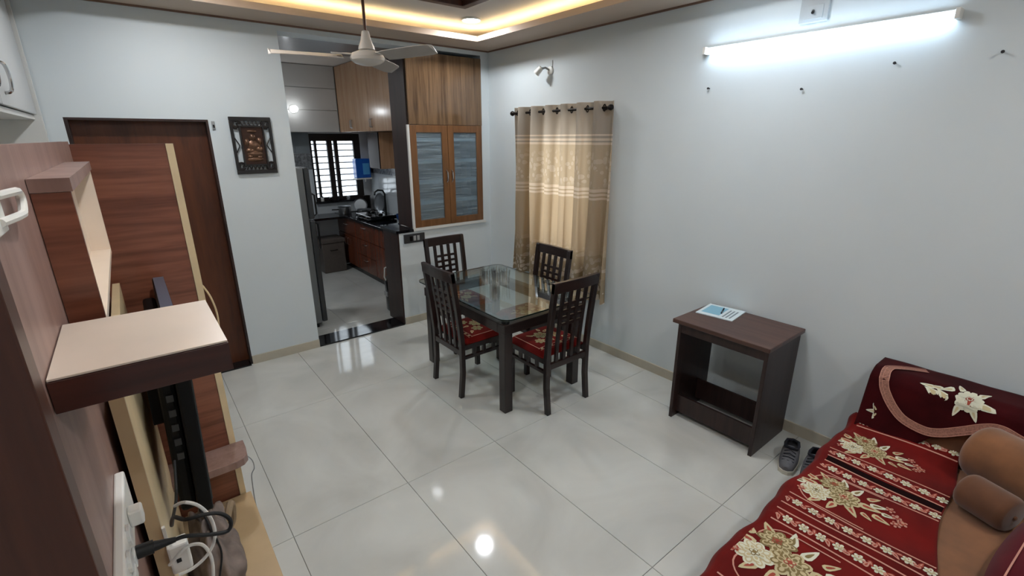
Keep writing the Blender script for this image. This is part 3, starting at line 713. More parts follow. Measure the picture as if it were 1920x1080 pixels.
# ------------------------------------------------------------------ dining set
def yprof(z):          # backrest lean
    return -.195 if z < .42 else -.195 - .065 * ((z - .42) / .55) ** 1.25
def flower(mb, f, c, r, n=7, ph=0.0, lay=0, ms=(0, 1, 2)):
    """layered rose of outlined petals; f maps plane (a, b, layer) to space"""
    for ring_i, (rr, pl, pw, m_, mo) in enumerate(((.66, .36, .30, ms[0], ms[1]), (.38, .32, .27, ms[1], ms[0]), (.15, .22, .2, ms[0], ms[2]))):
        k_n = max(4, n - 2 * ring_i)
        for k in range(k_n):
            a = ph + 2 * PI * k / k_n + ring_i * .4
            pc_ = (c[0] + rr * r * math.cos(a), c[1] + rr * r * math.sin(a))
            petal(mb, f, pc_, a, pl * r, pw * r, m_, lay + 2 * ring_i)
            if r > .03:
                petal(mb, f, pc_, a, pl * r * .66, pw * r * .62, mo, lay + 2 * ring_i + 1)
                petal(mb, f, pc_, a, pl * r * .42, pw * r * .36, m_, lay + 2 * ring_i + 2)
    petal(mb, f, c, 0, .12 * r, .12 * r, ms[2], lay + 7)
def petal(mb, f, c, ang, L_, W_, m_, lay=0, n=10, tip=0.0):
    ca, sa = math.cos(ang), math.sin(ang); pts = []
    for k in range(n):
        q = 2 * PI * k / n; a = L_ * math.cos(q) * (1 + tip * math.cos(q)); b = W_ * math.sin(q) * (1 - .45 * math.cos(q) * (1 if tip else 0))
        pts.append(f(c[0] + a * ca - b * sa, c[1] + a * sa + b * ca, lay))
    mb.m = m_; mb.add([f(c[0], c[1], lay)] + pts, [(0, 1 + k, 1 + (k + 1) % n) for k in range(n)]); mb.m = 0
def leaf(mb, f, c, ang, L_, W_, lay=0, ms=(0, 2)):
    petal(mb, f, c, ang, L_, W_, ms[0], lay, 10, .25)
    petal(mb, f, c, ang, L_ * .55, W_ * .38, ms[1], lay + 1, 8, .2)
def line(mb, f, pts, wd, m_, lay=0):
    P = []
    for i, p in enumerate(pts):
        a = pts[max(i - 1, 0)]; b = pts[min(i + 1, len(pts) - 1)]
        dx, dy = b[0] - a[0], b[1] - a[1]; l = math.hypot(dx, dy) or 1
        nx, ny = -dy / l * wd / 2, dx / l * wd / 2
        P += [f(p[0] + nx, p[1] + ny, lay), f(p[0] - nx, p[1] - ny, lay)]
    mb.m = m_; mb.add(P, [(2 * i, 2 * i + 1, 2 * i + 3, 2 * i + 2) for i in range(len(pts) - 1)]); mb.m = 0
THREADS = ['thread_cream', 'thread_olive', 'thread_rust', 'thread_pink', 'thread_white']

def make_chair():
    t = thing('dining_chair', (0, 0, 0), 'chair', 'chair', 'dark slatted chairs around the glass dining table')
    zs = [0, .2, .42, .55, .68, .80, .90, .975]
    for s in (-1, 1):
        MB().bar([(s * .192, yprof(z) - (.02 if z == 0 else 0), z) for z in zs], .036, .034).build('rear_leg', 'wenge', t, bevel=.003)
        MB().bar([(s * .19, .195, 0), (s * .19, .195, .40)], .036, .036).build('front_leg', 'wenge', t, bevel=.003)
        for z0, z1 in ((.375, .415), (.30, .325)):
            B(s * .19 - .011, s * .19 + .011, -.178, .177, z0, z1).build('side_rail', 'wenge', t, bevel=.002)
        for y in (-.09, 0, .09):
            B(s * .19 - .009, s * .19 + .009, y - .013, y + .013, .325, .375).build('side_spindle', 'wenge', t)
    m = MB(); n = 9
    vv = []
    for k in range(n):
        x = -.21 + .42 * k / (n - 1); c = .012 * math.sin(PI * k / (n - 1))
        y = yprof(.94)
        vv += [(x, y - .015 - c, .905), (x, y + .015 - c, .905), (x, y + .009 - c, .98), (x, y - .019 - c, .98)]
    ff = [(0, 1, 2, 3), tuple(4 * (n - 1) + q for q in (3, 2, 1, 0))]
    for i in range(n - 1):
        for j in range(4): ff.append((4 * i + j, 4 * i + (j + 1) % 4, 4 * i + 4 + (j + 1) % 4, 4 * i + 4 + j))
    m.add(vv, ff).build('top_rail', 'wenge_x', t, bevel=.002)
    B(-.175, .175, yprof(.36) - .013, yprof(.36) + .013, .335, .378).build('bottom_rail', 'wenge_x', t, bevel=.002)
    B(-.172, .172, .184, .206, .36, .41).build('front_rail', 'wenge_x', t, bevel=.002)
    for x in (-.108, -.036, .036, .108):
        MB().bar([(x, yprof(z), z) for z in (.376, .5, .6, .7, .8, .906)], .026, .016).build('slat', 'wenge', t)
    for z in (.655, .705, .755, .805):
        y = yprof(z); B(-.108, .108, y - .006, y + .006, z - .010, z + .010).build('cross_bar', 'wenge_x', t)
    m = MB()
    def seat(u, v):
        x = -.205 + .41 * u; y = -.165 + .385 * v
        e = (1 - (2 * u - 1) ** 8) * (1 - (2 * v - 1) ** 8)
        return (x, y, .418 + .045 * max(0, e) ** .4)
    m.grid(17, 17, seat)
    m.box(-.203, .203, -.164, .218, .416, .424)
    s = m.build('seat', 'velvet_red', t, smooth=True)
    mm = MB()
    f = lambda a, b, l: (a, b, .418 + .045 * max(0, (1 - ((a) / .205) ** 8) * (1 - ((b - .0275) / .1925) ** 8)) ** .4 + .0025 + l * .0008)
    flower(mm, f, (-.02, .07), .055); flower(mm, f, (.075, .02), .045, 6); flower(mm, f, (-.09, -.01), .04, 6)
    for k, (a, b, q) in enumerate(((.06, .11, .5), (-.09, .10, 2.4), (.11, -.05, -.6), (0, -.03, -1.5), (-.05, -.06, -2.2), (.03, .15, 1.4))): leaf(mm, f, (a, b), q, .028, .012)
    for yy in (-.12, -.095): line(mm, f, [(x * .02, yy) for x in range(-9, 10)], .005, 3)
    for k in range(8): petal(mm, f, (-.16 + k * .045, -.108), .3, .012, .008, 0, 1)
    for xx in (-.175, .175): line(mm, f, [(xx, y * .02 - .1) for y in range(0, 15)], .005, 3)
    mm.build('flower_motif', THREADS, s)
    return t
ch = make_chair()
spots = [((2.20, 2.335), 0, 'dark slatted dining chair with its back to the desk, nearest the camera on the right'),
         ((1.875, 2.89), -PI / 2, 'dark slatted dining chair on the kitchen-doorway side of the glass table'),
         ((2.225, 3.565), PI, 'dark slatted dining chair at the far end in front of the white half wall'),
         ((2.475, 2.86), PI / 2, 'dark slatted dining chair in front of the beige curtain')]
for i, ((x, y), a, lab) in enumerate(spots):
    o = ch if i == 0 else copy_tree(ch)
    o.location = (x, y, 0); o.rotation_euler = (0, 0, a); o['label'] = lab
tb = thing('dining_table', (2.15, 2.86, 0), 'dark wood dining table with clear glass top', 'table')
LX, LY = (1.81, 2.475), (2.345, 3.365)
for x in LX:
    for y in LY: B(x - .034, x + .034, y - .034, y + .034, 0, .60).build('leg', 'wenge', tb, bevel=.004)
for y in LY: B(LX[0] - .04, LX[1] + .04, y - .04, y + .04, .60, .672).build('apron', 'wenge_x', tb, bevel=.004)
for x in LX: B(x - .04, x + .04, LY[0] + .04, LY[1] - .04, .60, .672).build('apron', 'wenge', tb, bevel=.004)
for x in LX:
    for y in LY: MB().lathe([(.028, .672), (.028, .69), (.02, .70), (.02, .7195)], (x, y, 0), 14).build('glass_pad', 'black_rubber', tb)
gx0, gx1, gy0, gy1, gr = 1.735, 2.60, 2.255, 3.47, .07
poly = []
for cx_, cy_, a0 in ((gx1 - gr, gy1 - gr, 0), (gx0 + gr, gy1 - gr, 90), (gx0 + gr, gy0 + gr, 180), (gx1 - gr, gy0 + gr, 270)):
    for k in range(7):
        a = math.radians(a0 + 15 * k); poly.append((cx_ + gr * math.cos(a), cy_ + gr * math.sin(a)))
gt = MB().prism(poly, .72, .73).build('glass_top', 'clear_glass', tb)
plain('glass_edge', (10, 28, 26), rough=0.15)
ge = MB(); n = len(poly)
ge.add([(p[0] + (p[0] - 2.1675) * .0012, p[1] + (p[1] - 2.8625) * .0012, z) for z in (.7205, .7295) for p in poly], [(i, (i + 1) % n, n + (i + 1) % n, n + i) for i in range(n)])
tag(ge.build('glass_edge', 'glass_edge', gt), 'dark polished glass edge')
# tumblers clustered on the glass
for k, (dx, dy) in enumerate(((0, 0), (.085, .01), (-.08, .02), (.04, .09), (-.045, .095), (.04, -.085), (-.045, -.075))):
    x, y = 2.20 + dx, 2.98 + dy
    tag(MB().lathe([(.001, .7305), (.026, .7305), (.030, .76), (.037, .85), (.035, .85), (.028, .762), (.022, .742), (.001, .742)], (x, y, 0), 16).build('glass_tumbler', 'tumbler_glass', smooth=True),
        ['clear glass tumbler at the centre of the cluster on the dining table', 'clear glass tumbler at the curtain side of the cluster', 'clear glass tumbler at the kitchen side of the cluster', 'clear glass tumbler at the far curtain corner of the cluster', 'clear glass tumbler at the far kitchen corner of the cluster', 'clear glass tumbler at the near curtain corner of the cluster', 'clear glass tumbler at the near kitchen corner of the cluster'][k], 'glass', 'glass tumblers on the dining table')

# ------------------------------------------------------------------ side desk
dk = thing('side_desk', (2.87, 1.28, 0), 'small dark brown wooden desk against the side wall', 'desk')
B(2.625, 3.105, .985, 1.605, .705, .732).build('top', 'desk_top', dk, bevel=.004)
for y in (1.00, 1.555): B(2.655, 3.09, y, y + .022, 0, .705).build('side_panel', 'desk_side', dk, bevel=.002)
B(2.70, 2.718, 1.022, 1.555, .04, .165).build('front_rail', 'desk_side', dk)
B(2.95, 2.966, 1.022, 1.555, .05, .20).build('back_panel', 'desk_side', dk)
B(2.66, 2.676, 1.022, 1.555, .638, .705).build('top_rail', 'desk_side', dk)
MB().tube([(2.685, 1.03, .655), (2.685, 1.545, .655)], .007, 6).build('slide_rail', 'dark_metal', dk)
bo = thing('booklet', (3.02, 1.47, .732), 'pale blue and white printed booklet on the desk corner', 'booklet')
bo.rotation_euler = (0, 0, .12)
mbk = MB().box(-.14, .10, -.13, .11, 0, .006); ob = mbk.build('pages', 'paper_white'); ob.parent = bo
o2 = MB().box(-.10, .07, -.03, .09, .006, .0066).build('cover_picture', 'print_blue'); o2.parent = bo
for k in range(3):
    o3 = MB().box(-.11, .05, -.06 - k * .022, -.05 - k * .022, .006, .0065).build('text_line', 'print_grey'); o3.parent = bo
bo.location = (2.985, 1.475, .7325)
pn = thing('pen', (2.98, 1.46, .74), 'dark blue pen lying on the booklet', 'pen')
MB().tube([(2.93, 1.44, .7435), (3.03, 1.475, .7435)], .0045, 8).build('barrel', 'shoe_dark', pn, smooth=True)
MB().tube([(3.03, 1.475, .7435), (3.045, 1.48, .7435)], .004, 8, .001).build('tip', 'dark_metal', pn)
MB().tube([(2.935, 1.438, .7475), (2.965, 1.4495, .7485)], .0015, 6).build('clip', 'chrome', pn)

# ------------------------------------------------------------------ shoes
def shoe(loc, rz, label):
    t = thing('shoe', loc, label, 'shoe', 'pair of grey sneakers by the desk'); t.rotation_euler = (0, 0, rz)
    L_ = .26
    def sec(u):   # half width, height
        wd = .036 + .014 * math.sin(PI * min(1, u * 1.1)) - (.02 if u > .93 else 0) * (u - .93) / .07
        h = (.085 if u < .35 else .085 - .045 * ((u - .35) / .65) ** .8)
        return wd, h
    m = MB(); n = 14; vv = []; ff = []
    for i in range(n):
        u = i / (n - 1); wd, h = sec(u); x = -L_ / 2 + L_ * u
        if i in (0, n - 1): wd *= .72; h *= .75
        for k in range(11):
            a = PI * k / 10
            hh = h * (abs(math.sin(a)) ** .6)
            vv.append((x, wd * math.cos(a) * (1 if k not in (4, 5, 6) else .9), .02 + hh))
    for i in range(n - 1):
        for k in range(10):
            if 1 <= i <= 4 and 3 <= k <= 6: continue
            ff.append((i * 11 + k, i * 11 + k + 1, (i + 1) * 11 + k + 1, (i + 1) * 11 + k))
    ff += [tuple(range(11)), tuple((n - 1) * 11 + k for k in range(10, -1, -1))]
    m.add(vv, ff); o = m.build('upper', 'shoe_grey', smooth=True); o.parent = t
    m = MB(); pl = []
    for i in range(n):
        u = i / (n - 1); wd, h = sec(u); q = .8 if i in (0, n - 1) else 1.06
        pl.append((-L_ / 2 - .005 + (L_ + .01) * u, wd * q))
    pl = pl + [(a, -b) for a, b in reversed(pl)]
    o = m.prism(pl, 0, .024).build('sole', 'shoe_sole'); o.parent = t
    o = MB().box(-.10, .0, -.028, .028, .03, .062).build('insole', 'shoe_dark', bevel=.01); o.parent = t
    m = MB()
    for k in range(4):
        x = .02 + k * .02; m.tube([(x, -.03, .085 - k * .008), (x + .006, 0, .104 - k * .012), (x, .03, .085 - k * .008)], .003, 6)
    o = m.build('laces', 'shoe_dark'); o.parent = t
    m = MB(); m.tube([(-.105 + .0, 0, .10), (-.09, .030, .10), (-.05, .036, .098), (-.01, .032, .10), (.005, 0, .105), (-.01, -.032, .10), (-.05, -.036, .098), (-.09, -.030, .10), (-.105, 0, .10)], .008, 8)
    o = m.build('collar', 'shoe_dark', smooth=True); o.parent = t
shoe((2.78, .835, 0), PI + .25, 'grey sneaker closer to the desk on the tile floor')
shoe((2.80, .715, 0), PI + .10, 'grey sneaker partly under the red cover beside the other shoe')

# ------------------------------------------------------------------ sofa bed
SZ = .385
sf = thing('sofa_bed', (2.1, -.3, 0), 'brown suede pulled-out sofa bed along the side wall', 'sofa')
B(1.05, 2.80, -1.5, .555, .26, SZ).build('seat_mattress', 'suede', sf, bevel=.03)
B(1.08, 2.82, -1.48, .52, .04, .258).build('base', 'suede_dark', sf, bevel=.01)
prof = [(2.80, .06), (3.10, .06), (3.10, .66), (3.06, .682), (2.93, .682), (2.885, .66), (2.82, .42)]
MB().prism([(a, b) for a, b in prof], -1.5, .565, 'y').build('backrest', 'suede_dark', sf, bevel=.015)
for x in (1.15, 2.75):
    for y in (-1.4, .45): MB().lathe([(.02, 0), (.025, .045)], (x, y, 0), 10).build('foot', 'black_plastic', sf)
# bedspread: heightfield with hem over the sofa end
def hb(x, y):
    z = SZ + .007 + .004 * math.sin(11 * x + 3 * y) * math.sin(7 * y + 1) + .003 * math.sin(23 * x + 5 * y)
    if x > 2.70: z += .9 * (x - 2.70) ** 1.5
    return z
def near_edge(x): return .085 + .09 * (x - 2.0) + .012 * math.sin(9 * x)
YE = .572
def spread(u, v):
    x = 1.12 + 1.74 * u
    y0 = near_edge(x); full = (YE - y0) + .19
    d = v * full; y = y0 + d
    wob = .008 * math.sin(13 * x) + .004 * math.sin(31 * x)
    if y <= YE: return (x, y + wob * max(0, (y - .35) / .2), hb(x, y))
    e = y - YE
    return (x, YE + wob + .045 * math.sin(min(1, e / .07) * PI / 2), hb(x, YE) - max(0, e - .02) * 1.05 - .010)
bs = MB().grid(120, 60, spread).build('bedspread', 'velvet_red', smooth='all', solid=.004)
tag(bs, 'red velvet bedspread with cream flower bouquets on the sofa bed', 'bedspread')
def fb(a, b, l): 
    wob = .008 * math.sin(13 * a) + .004 * math.sin(31 * a)
    return (a, b + wob * max(0, (b - .35) / .2), hb(a, b) + .0036 + l * .0009)
def bouquet(cx_, cy_, s, ph):
    m = MB()
    f = lambda a, b, l: fb(cx_ + s * a, min(cy_ + s * b, YE - .004), l)
    flower(m, f, (0, .01), .075, 8, ph, 1); flower(m, f, (-.055, .115), .068, 8, ph + 1, 1, (4, 0, 1)); flower(m, f, (.075, .085), .07, 8, ph + 2, 1, (1, 0, 2))
    for k, (a, b, q, L_) in enumerate(((.10, -.02, -.3, .045), (.02, -.09, -1.4, .05), (-.06, -.04, -2.4, .045), (.06, -.12, -1.1, .04), (-.02, -.15, -1.7, .04), (-.10, .03, 2.9, .04), (.13, .05, .3, .045),
                                       (.12, .14, .9, .04), (0, .17, 1.5, .05), (-.03, .205, 1.8, .04), (.06, .19, 1.2, .045), (-.12, .10, 2.6, .04), (.03, -.17, -1.3, .03), (-.05, -.10, -2.0, .03), (.10, -.09, -.7, .035))):
        leaf(m, f, (a, b), q, L_, L_ * .42, 0, (0, 2) if k % 3 else (4, 1))
    for k, (a, b) in enumerate(((.05, -.205), (.085, -.17), (.0, -.215), (.03, -.235), (-.09, .17))):
        flower(m, f, (a, b), .022, 5, k, 1, (3, 2, 0))
    line(m, f, [(0, -.03), (.01, -.08), (.03, -.14), (.04, -.20)], .006, 0); line(m, f, [(.04, .06), (.05, .13), (.06, .18)], .006, 0)
    m.build('flower_motif', THREADS, bs)
bouquet(2.595, .42, .72, 0); bouquet(2.125, .40, .80, .7); bouquet(1.60, .40, .95, 1.4)
def ylim(x): return near_edge(x) + .004
def runline(x, wd, m_, top=YE - .004, wav=.006):
    m = MB(); pts = []
    n = 26
    y0 = ylim(x)
    for k in range(n):
        y = y0 + (top - y0) * k / (n - 1); pts.append((x + wav * math.sin(9 * y + 20 * x), y))
    line(m, fb, pts, wd, m_, 0); return m
for x in (1.30, 1.36): runline(x, .007, 3).build('border_line', THREADS, bs)
for x in (1.78, 1.86, 1.905, 1.985, 2.27, 2.345, 2.395, 2.475, 2.775): runline(x, .007, 3).build('border_line', THREADS, bs)
# rounded head of each flowered field
for x0, x1 in ((1.40, 1.755), (1.995, 2.255)):
    m = MB(); pts = [(x0, .30), (x0, .47)] + [(x0 + .08 - .08 * math.cos(q * PI / 12), .47 + .075 * math.sin(q * PI / 12)) for q in range(1, 7)] + [(x1 - .08 + .08 * math.sin(q * PI / 12), .47 + .075 * math.cos(q * PI / 12)) for q in range(0, 7)] + [(x1, .30)]
    line(m, fb, pts, .006, 3, 0); m.build('border_line', THREADS, bs)
plain('velvet_band', (24, 6, 6), rough=0.95, spec=0.1)
for x0, x1 in ((2.350, 2.390),):
    m = MB(); m.grid(4, 30, lambda u, v: fb(x0 + (x1 - x0) * u + .006 * math.sin(9 * v * .5 + 20 * x0), ylim(x0) + (YE - .006 - ylim(x0)) * v, -1)); m.build('dark_band', 'velvet_band', bs)
for xc in (1.33, 1.82, 1.945, 2.307, 2.435, 2.815):
    m = MB(); y0 = ylim(xc) + .015; k = 0
    while y0 < YE - .015:
        off = .006 * math.sin(9 * y0 + 20 * xc)
        if k % 2 == 0: flower(m, fb, (xc + off, y0), .021, 6, k, 0, (4, 0, 2))
        else:
            leaf(m, fb, (xc + off - .008, y0 + .004), 1.0 + k, .016, .008, 0, (3, 2)); leaf(m, fb, (xc + off + .010, y0 - .004), -1.2 + k, .015, .007, 0, (2, 3))
            petal(m, fb, (xc + off, y0 + .012), k, .007, .005, 3, 1, 8)
        y0 += .031; k += 1
    m.build('border_flowers', THREADS, bs)
# maroon cover over the backrest
PR = [(3.095, .688), (2.93, .692), (2.878, .668), (2.85, .575), (2.81, .43), (2.795, .395)]
SL = [0]
for i in range(len(PR) - 1): SL.append(SL[-1] + math.hypot(PR[i + 1][0] - PR[i][0], PR[i + 1][1] - PR[i][1]))
def cprof(d):
    d = max(0, min(SL[-1], d))
    for i in range(len(PR) - 1):
        if d <= SL[i + 1] + 1e-9:
            q = (d - SL[i]) / (SL[i + 1] - SL[i]); dx, dz = PR[i + 1][0] - PR[i][0], PR[i + 1][1] - PR[i][1]; l = math.hypot(dx, dz)
            return PR[i][0] + dx * q, PR[i][1] + dz * q, dz / l, -dx / l
def s_of(z):            # arc length on the front face at height z
    for i in range(2, len(PR) - 1):
        if PR[i][1] >= z >= PR[i + 1][1]: return SL[i] + (PR[i][1] - z) / (PR[i][1] - PR[i + 1][1]) * (SL[i + 1] - SL[i])
    return SL[2]
BZ = [(.505, .644), (.479, .593), (.434, .54), (.383, .505), (.305, .490), (.25, .503), (.188, .54), (.109, .592), (.06, .606), (.0, .59), (-.08, .57), (-.2, .57), (-.35, .60), (-.5, .58), (-.7, .57), (-1.3, .58)]
def bz(y):
    for (a, za), (b, zb) in zip(BZ, BZ[1:]):
        if a >= y >= b: return za + (zb - za) * (a - y) / (a - b)
    return BZ[-1][1]
def hem(y):
    if y > .33: return SL[-1]
    q = s_of(bz(y) - .026)
    if y > .27: return q + (SL[-1] - q) * (y - .27) / .06
    return q
def cf(a, b, l):        # a along y, b = arc length down the profile
    x, z, nx, nz = cprof(b); o = .010 + l * .0012
    return (x + nx * o, a, z + nz * o)
def cover(u, v):
    y = .572 - 1.9 * u; p = cf(y, v * hem(y), 0)
    return (p[0] + .003 * math.sin(30 * y + 4 * v), p[1], p[2])
cv = MB().grid(140, 30, cover).build('backrest_cover', 'velvet_maroon', smooth='all', solid=.005)
tag(cv, 'dark maroon velvet cover with patterned curved border draped over the backrest', 'sofa cover')
bpath = spl([(.38, .05), (.46, .10), (.515, .165)] + [(y, s_of(z)) for y, z in BZ])
m = MB(); line(m, cf, bpath, .036, 0, 6); m.build('border_band', 'border_weave', cv)
for off in (-.019, .019, -.006):
    q_ = []
    for i, p in enumerate(bpath):
        a = bpath[max(i - 1, 0)]; b = bpath[min(i + 1, len(bpath) - 1)]; dx, dy = b[0] - a[0], b[1] - a[1]; l = math.hypot(dx, dy) or 1
        q_.append((p[0] - dy / l * off, p[1] + dx / l * off))
    m = MB(); line(m, cf, q_, .003 if off != -.006 else .0015, 3, 8); m.build('border_line', THREADS, cv)
m = MB()
fc = lambda a, b, l: cf(.25 + a, .20 + b, l + 4)
flower(m, fc, (-.06, .01), .050, 11, 0, 1, (4, 4, 2)); flower(m, fc, (-.06, .01), .022, 6, 0, 4, (2, 2, 2))
for a, b, q in ((.06, -.01, .1), (.09, -.005, 0), (.07, .02, -.3), (.03, .02, -.6), (.02, -.02, .5), (-.12, .02, 3.0), (-.10, -.04, -2.2), (-.02, -.05, -1.2), (-.03, .06, 1.4), (-.09, .06, 2.0)): leaf(m, fc, (a, b), q, .030, .012, 0, (4, 0))
m.build('flower_motif', THREADS, cv)
m = MB(); fd = lambda a, b, l: cf(.495 + a, .40 + b, l + 3)
for q in (.2, 1.3, 2.4, 3.6, 5.3): leaf(m, fd, (.022 * math.cos(q), .018 * math.sin(q)), q, .022, .010, 0, (4, 0))
m.build('flower_motif', THREADS, cv)
# bolsters, pillow
def bolster(name, c, rz, L_, r, mat, label, cat, tilt=0):
    t = thing(name, c, label, cat); t.rotation_euler = (0, tilt, rz)
    pr = []
    for k in range(9): a = PI / 2 * k / 8; pr.append((r * (.72 + .28 * math.sin(a)) if k else .001, -L_ / 2 + .35 * r * (1 - math.cos(a)) ))
    pr[0] = (.001, -L_ / 2); pr = pr + [(a, -b) for a, b in reversed(pr)]
    o = MB().lathe(pr, (0, 0, 0), 32, 'y').build('body', mat, smooth=True); o.parent = t
    for s_ in (-1, 1):
        o = MB().lathe([(r * .12, s_ * (L_ / 2 + .001)), (r * .10, s_ * (L_ / 2 + .008)), (.001, s_ * (L_ / 2 + .010))], (0, 0, 0), 14, 'y').build('end_button', mat, smooth=True); o.parent = t
    return t
bolster('bolster', (2.67, -.14, SZ + .128), -.42, .56, .125, 'suede', 'large tan suede bolster pillow against the backrest', 'bolster')
bolster('bolster', (2.455, .02, SZ + .079), -.42, .17, .076, 'suede_dark', 'small brown suede bolster at the edge of the red bedspread', 'bolster')
def pil(u, v):
    return None
pm = MB(); n = 21; vv = []
for side in (1, -1):
    for j in range(n):
        for i in range(n):
            a, b = 2 * i / (n - 1) - 1, 2 * j / (n - 1) - 1
            h = .075 * ((1 - a ** 4) * (1 - b ** 4)) ** .55
            vv.append((a * .25 * (1 - .06 * b * b), b * .25 * (1 - .06 * a * a), side * h))
ff = []
for s_ in range(2):
    for j in range(n - 1):
        for i in range(n - 1):
            k = s_ * n * n + j * n + i; q = (k, k + 1, k + n + 1, k + n); ff.append(q if s_ == 0 else q[::-1])
pm.add(vv, ff)
pw = thing('pillow', (2.13, -.29, SZ + .082), 'wine red velvet pillow with pale edging at the corner of the sofa', 'pillow')
o = pm.build('body', 'velvet_wine', smooth='all'); o.parent = pw
m = MB(); fp = lambda a, b, l: (a, b, .075 * (max(0, (1 - (a / .25) ** 4) * (1 - (b / .25) ** 4))) ** .55 + .003 + l * .001)
for xx in (-.20, -.19): line(m, fp, [(xx, k * .02 - .2) for k in range(21)], .004, 3)
line(m, fp, [(k * .02 - .2, .20) for k in range(21)], .005, 3)
flower(m, fp, (.02, .02), .07, 8, 0, 0, (3, 4, 2)); flower(m, fp, (-.10, .12), .03, 6, 0, 0, (4, 3, 2))
o = m.build('flower_motif', THREADS); o.parent = pw
pw.rotation_euler = (.0, -.05, -.1)

# ------------------------------------------------------------------ carved wall picture
PX0, PX1, PZ0, PZ1 = .683, .975, 1.595, 2.02
pf = thing('wall_carving', (.83, YB, PZ0), 'carved dark wall frame with bronze relief beside the brown door', 'wall art')
yy0, yy1 = YB - .022, YB - .002
f_ = MB(); e = .022
f_.box(PX0, PX0 + e, yy0, yy1, PZ0 + .03, PZ1 - .03); f_.box(PX1 - e, PX1, yy0, yy1, PZ0 + .03, PZ1 - .03); f_.box(PX0 + .0, PX1 - .0, yy0, yy1, PZ0, PZ0 + .03); f_.box(PX0, PX1, yy0, yy1, PZ1 - .03, PZ1)
f_.build('outer_frame', 'carved_black', pf, bevel=.004)
ix0, ix1, iz0, iz1 = PX0 + .072, PX1 - .072, PZ0 + .075, PZ1 - .075
B(ix0, ix1, yy0 + .006, yy1, iz0, iz1).build('relief_panel', 'panel_bronze_dark', pf)
f_ = MB(); e = .014
f_.box(ix0 - e, ix0, yy0 - .004, yy1, iz0 - e, iz1 + e); f_.box(ix1, ix1 + e, yy0 - .004, yy1, iz0 - e, iz1 + e); f_.box(ix0, ix1, yy0 - .004, yy1, iz0 - e, iz0); f_.box(ix0, ix1, yy0 - .004, yy1, iz1, iz1 + e)
f_.build('inner_frame', 'carved_black', pf, bevel=.003)
rel = MB(); rnd = random.Random(3); xc = (ix0 + ix1) / 2
for (dx, dz, rx, rz) in ((0, .20, .022, .026), (0, .14, .045, .04), (-.03, .10, .03, .022), (.035, .11, .028, .025), (0, .075, .055, .028), (0, .035, .06, .018), (-.045, .16, .018, .03), (.045, .17, .018, .03), (.0, .245, .035, .012), (-.035, .055, .02, .016), (.03, .05, .022, .016)):
    nn = 10
    vv = [(xc + dx, yy0 - .008, iz0 + dz)] + [(xc + dx + rx * .6 * math.cos(q * 2 * PI / nn), yy0 - .004, iz0 + dz + rz * .6 * math.sin(q * 2 * PI / nn)) for q in range(nn)] + [(xc + dx + rx * math.cos(q * 2 * PI / nn), yy0 + .006, iz0 + dz + rz * math.sin(q * 2 * PI / nn)) for q in range(nn)]
    rel.add(vv, [(0, 1 + q, 1 + (q + 1) % nn) for q in range(nn)] + [(1 + q, 1 + nn + q, 1 + nn + (q + 1) % nn, 1 + (q + 1) % nn) for q in range(nn)])
tag(rel.build('relief', 'bronze', pf, smooth='all'), 'bronze-coloured raised relief')
for sx in (0, 1):
    for sz in (0, 1):
        X = PX0 + .04 if sx == 0 else PX1 - .04; Z = PZ0 + .055 if sz == 0 else PZ1 - .055; m = MB()
        for q in range(3):
            pts = [(X + (.030 - .008 * q) * math.cos(a * .5 + q), yy0 + .008, Z + (.032 - .008 * q) * math.sin(a * .5 + q)) for a in range(11)]
            m.tube(pts, .007, 6)
        m.build('corner_scroll', 'carved_black', pf, smooth=True)
for Z, s_ in ((PZ0 + .045, 1), (PZ1 - .045, -1)):
    m = MB()
    for q in range(-2, 3): m.tube([(xc + q * .028 - .016, yy0 + .008, Z - s_ * .012), (xc + q * .028, yy0 + .004, Z + s_ * .018), (xc + q * .028 + .016, yy0 + .008, Z - s_ * .012)], .006, 6)
    m.build('scroll_band', 'carved_black', pf, smooth=True)
for X in (PX0 + .022, PX1 - .022):
    s_ = 1 if X < xc else -1
    m = MB().tube([(X, yy0 + .01, PZ0 + .16), (X + s_ * .028, yy0 + .01, PZ0 + .215), (X, yy0 + .01, PZ0 + .27)], .004, 6); m.build('side_scroll', 'carved_black', pf)
# switch panel on the half wall, latch by the door
sw = thing('switch_panel', (2.16, YB, .90), 'dark grey switch panel on the white half wall below the cabinet', 'switch')
B(2.045, 2.275, YB - .012, YB, .855, .945).build('plate', 'dark_grey_plastic', sw, bevel=.003)
for x in (2.12, 2.16, 2.20): B(x - .014, x + .014, YB - .017, YB - .012, .875, .925).build('switch', 'grey_plastic' if x > 2.13 else 'dark_metal', sw, bevel=.002)
la = thing('door_catch', (.575, YB, 1.95), 'small metal door catch at the top corner of the brown door', 'door catch')
B(.57, .592, YB - .008, YB, 1.925, 1.985).build('plate', 'grey_plastic', la, bevel=.002)
B(.576, .586, YB - .018, YB - .008, 1.94, 1.96).build('latch', 'dark_metal', la)

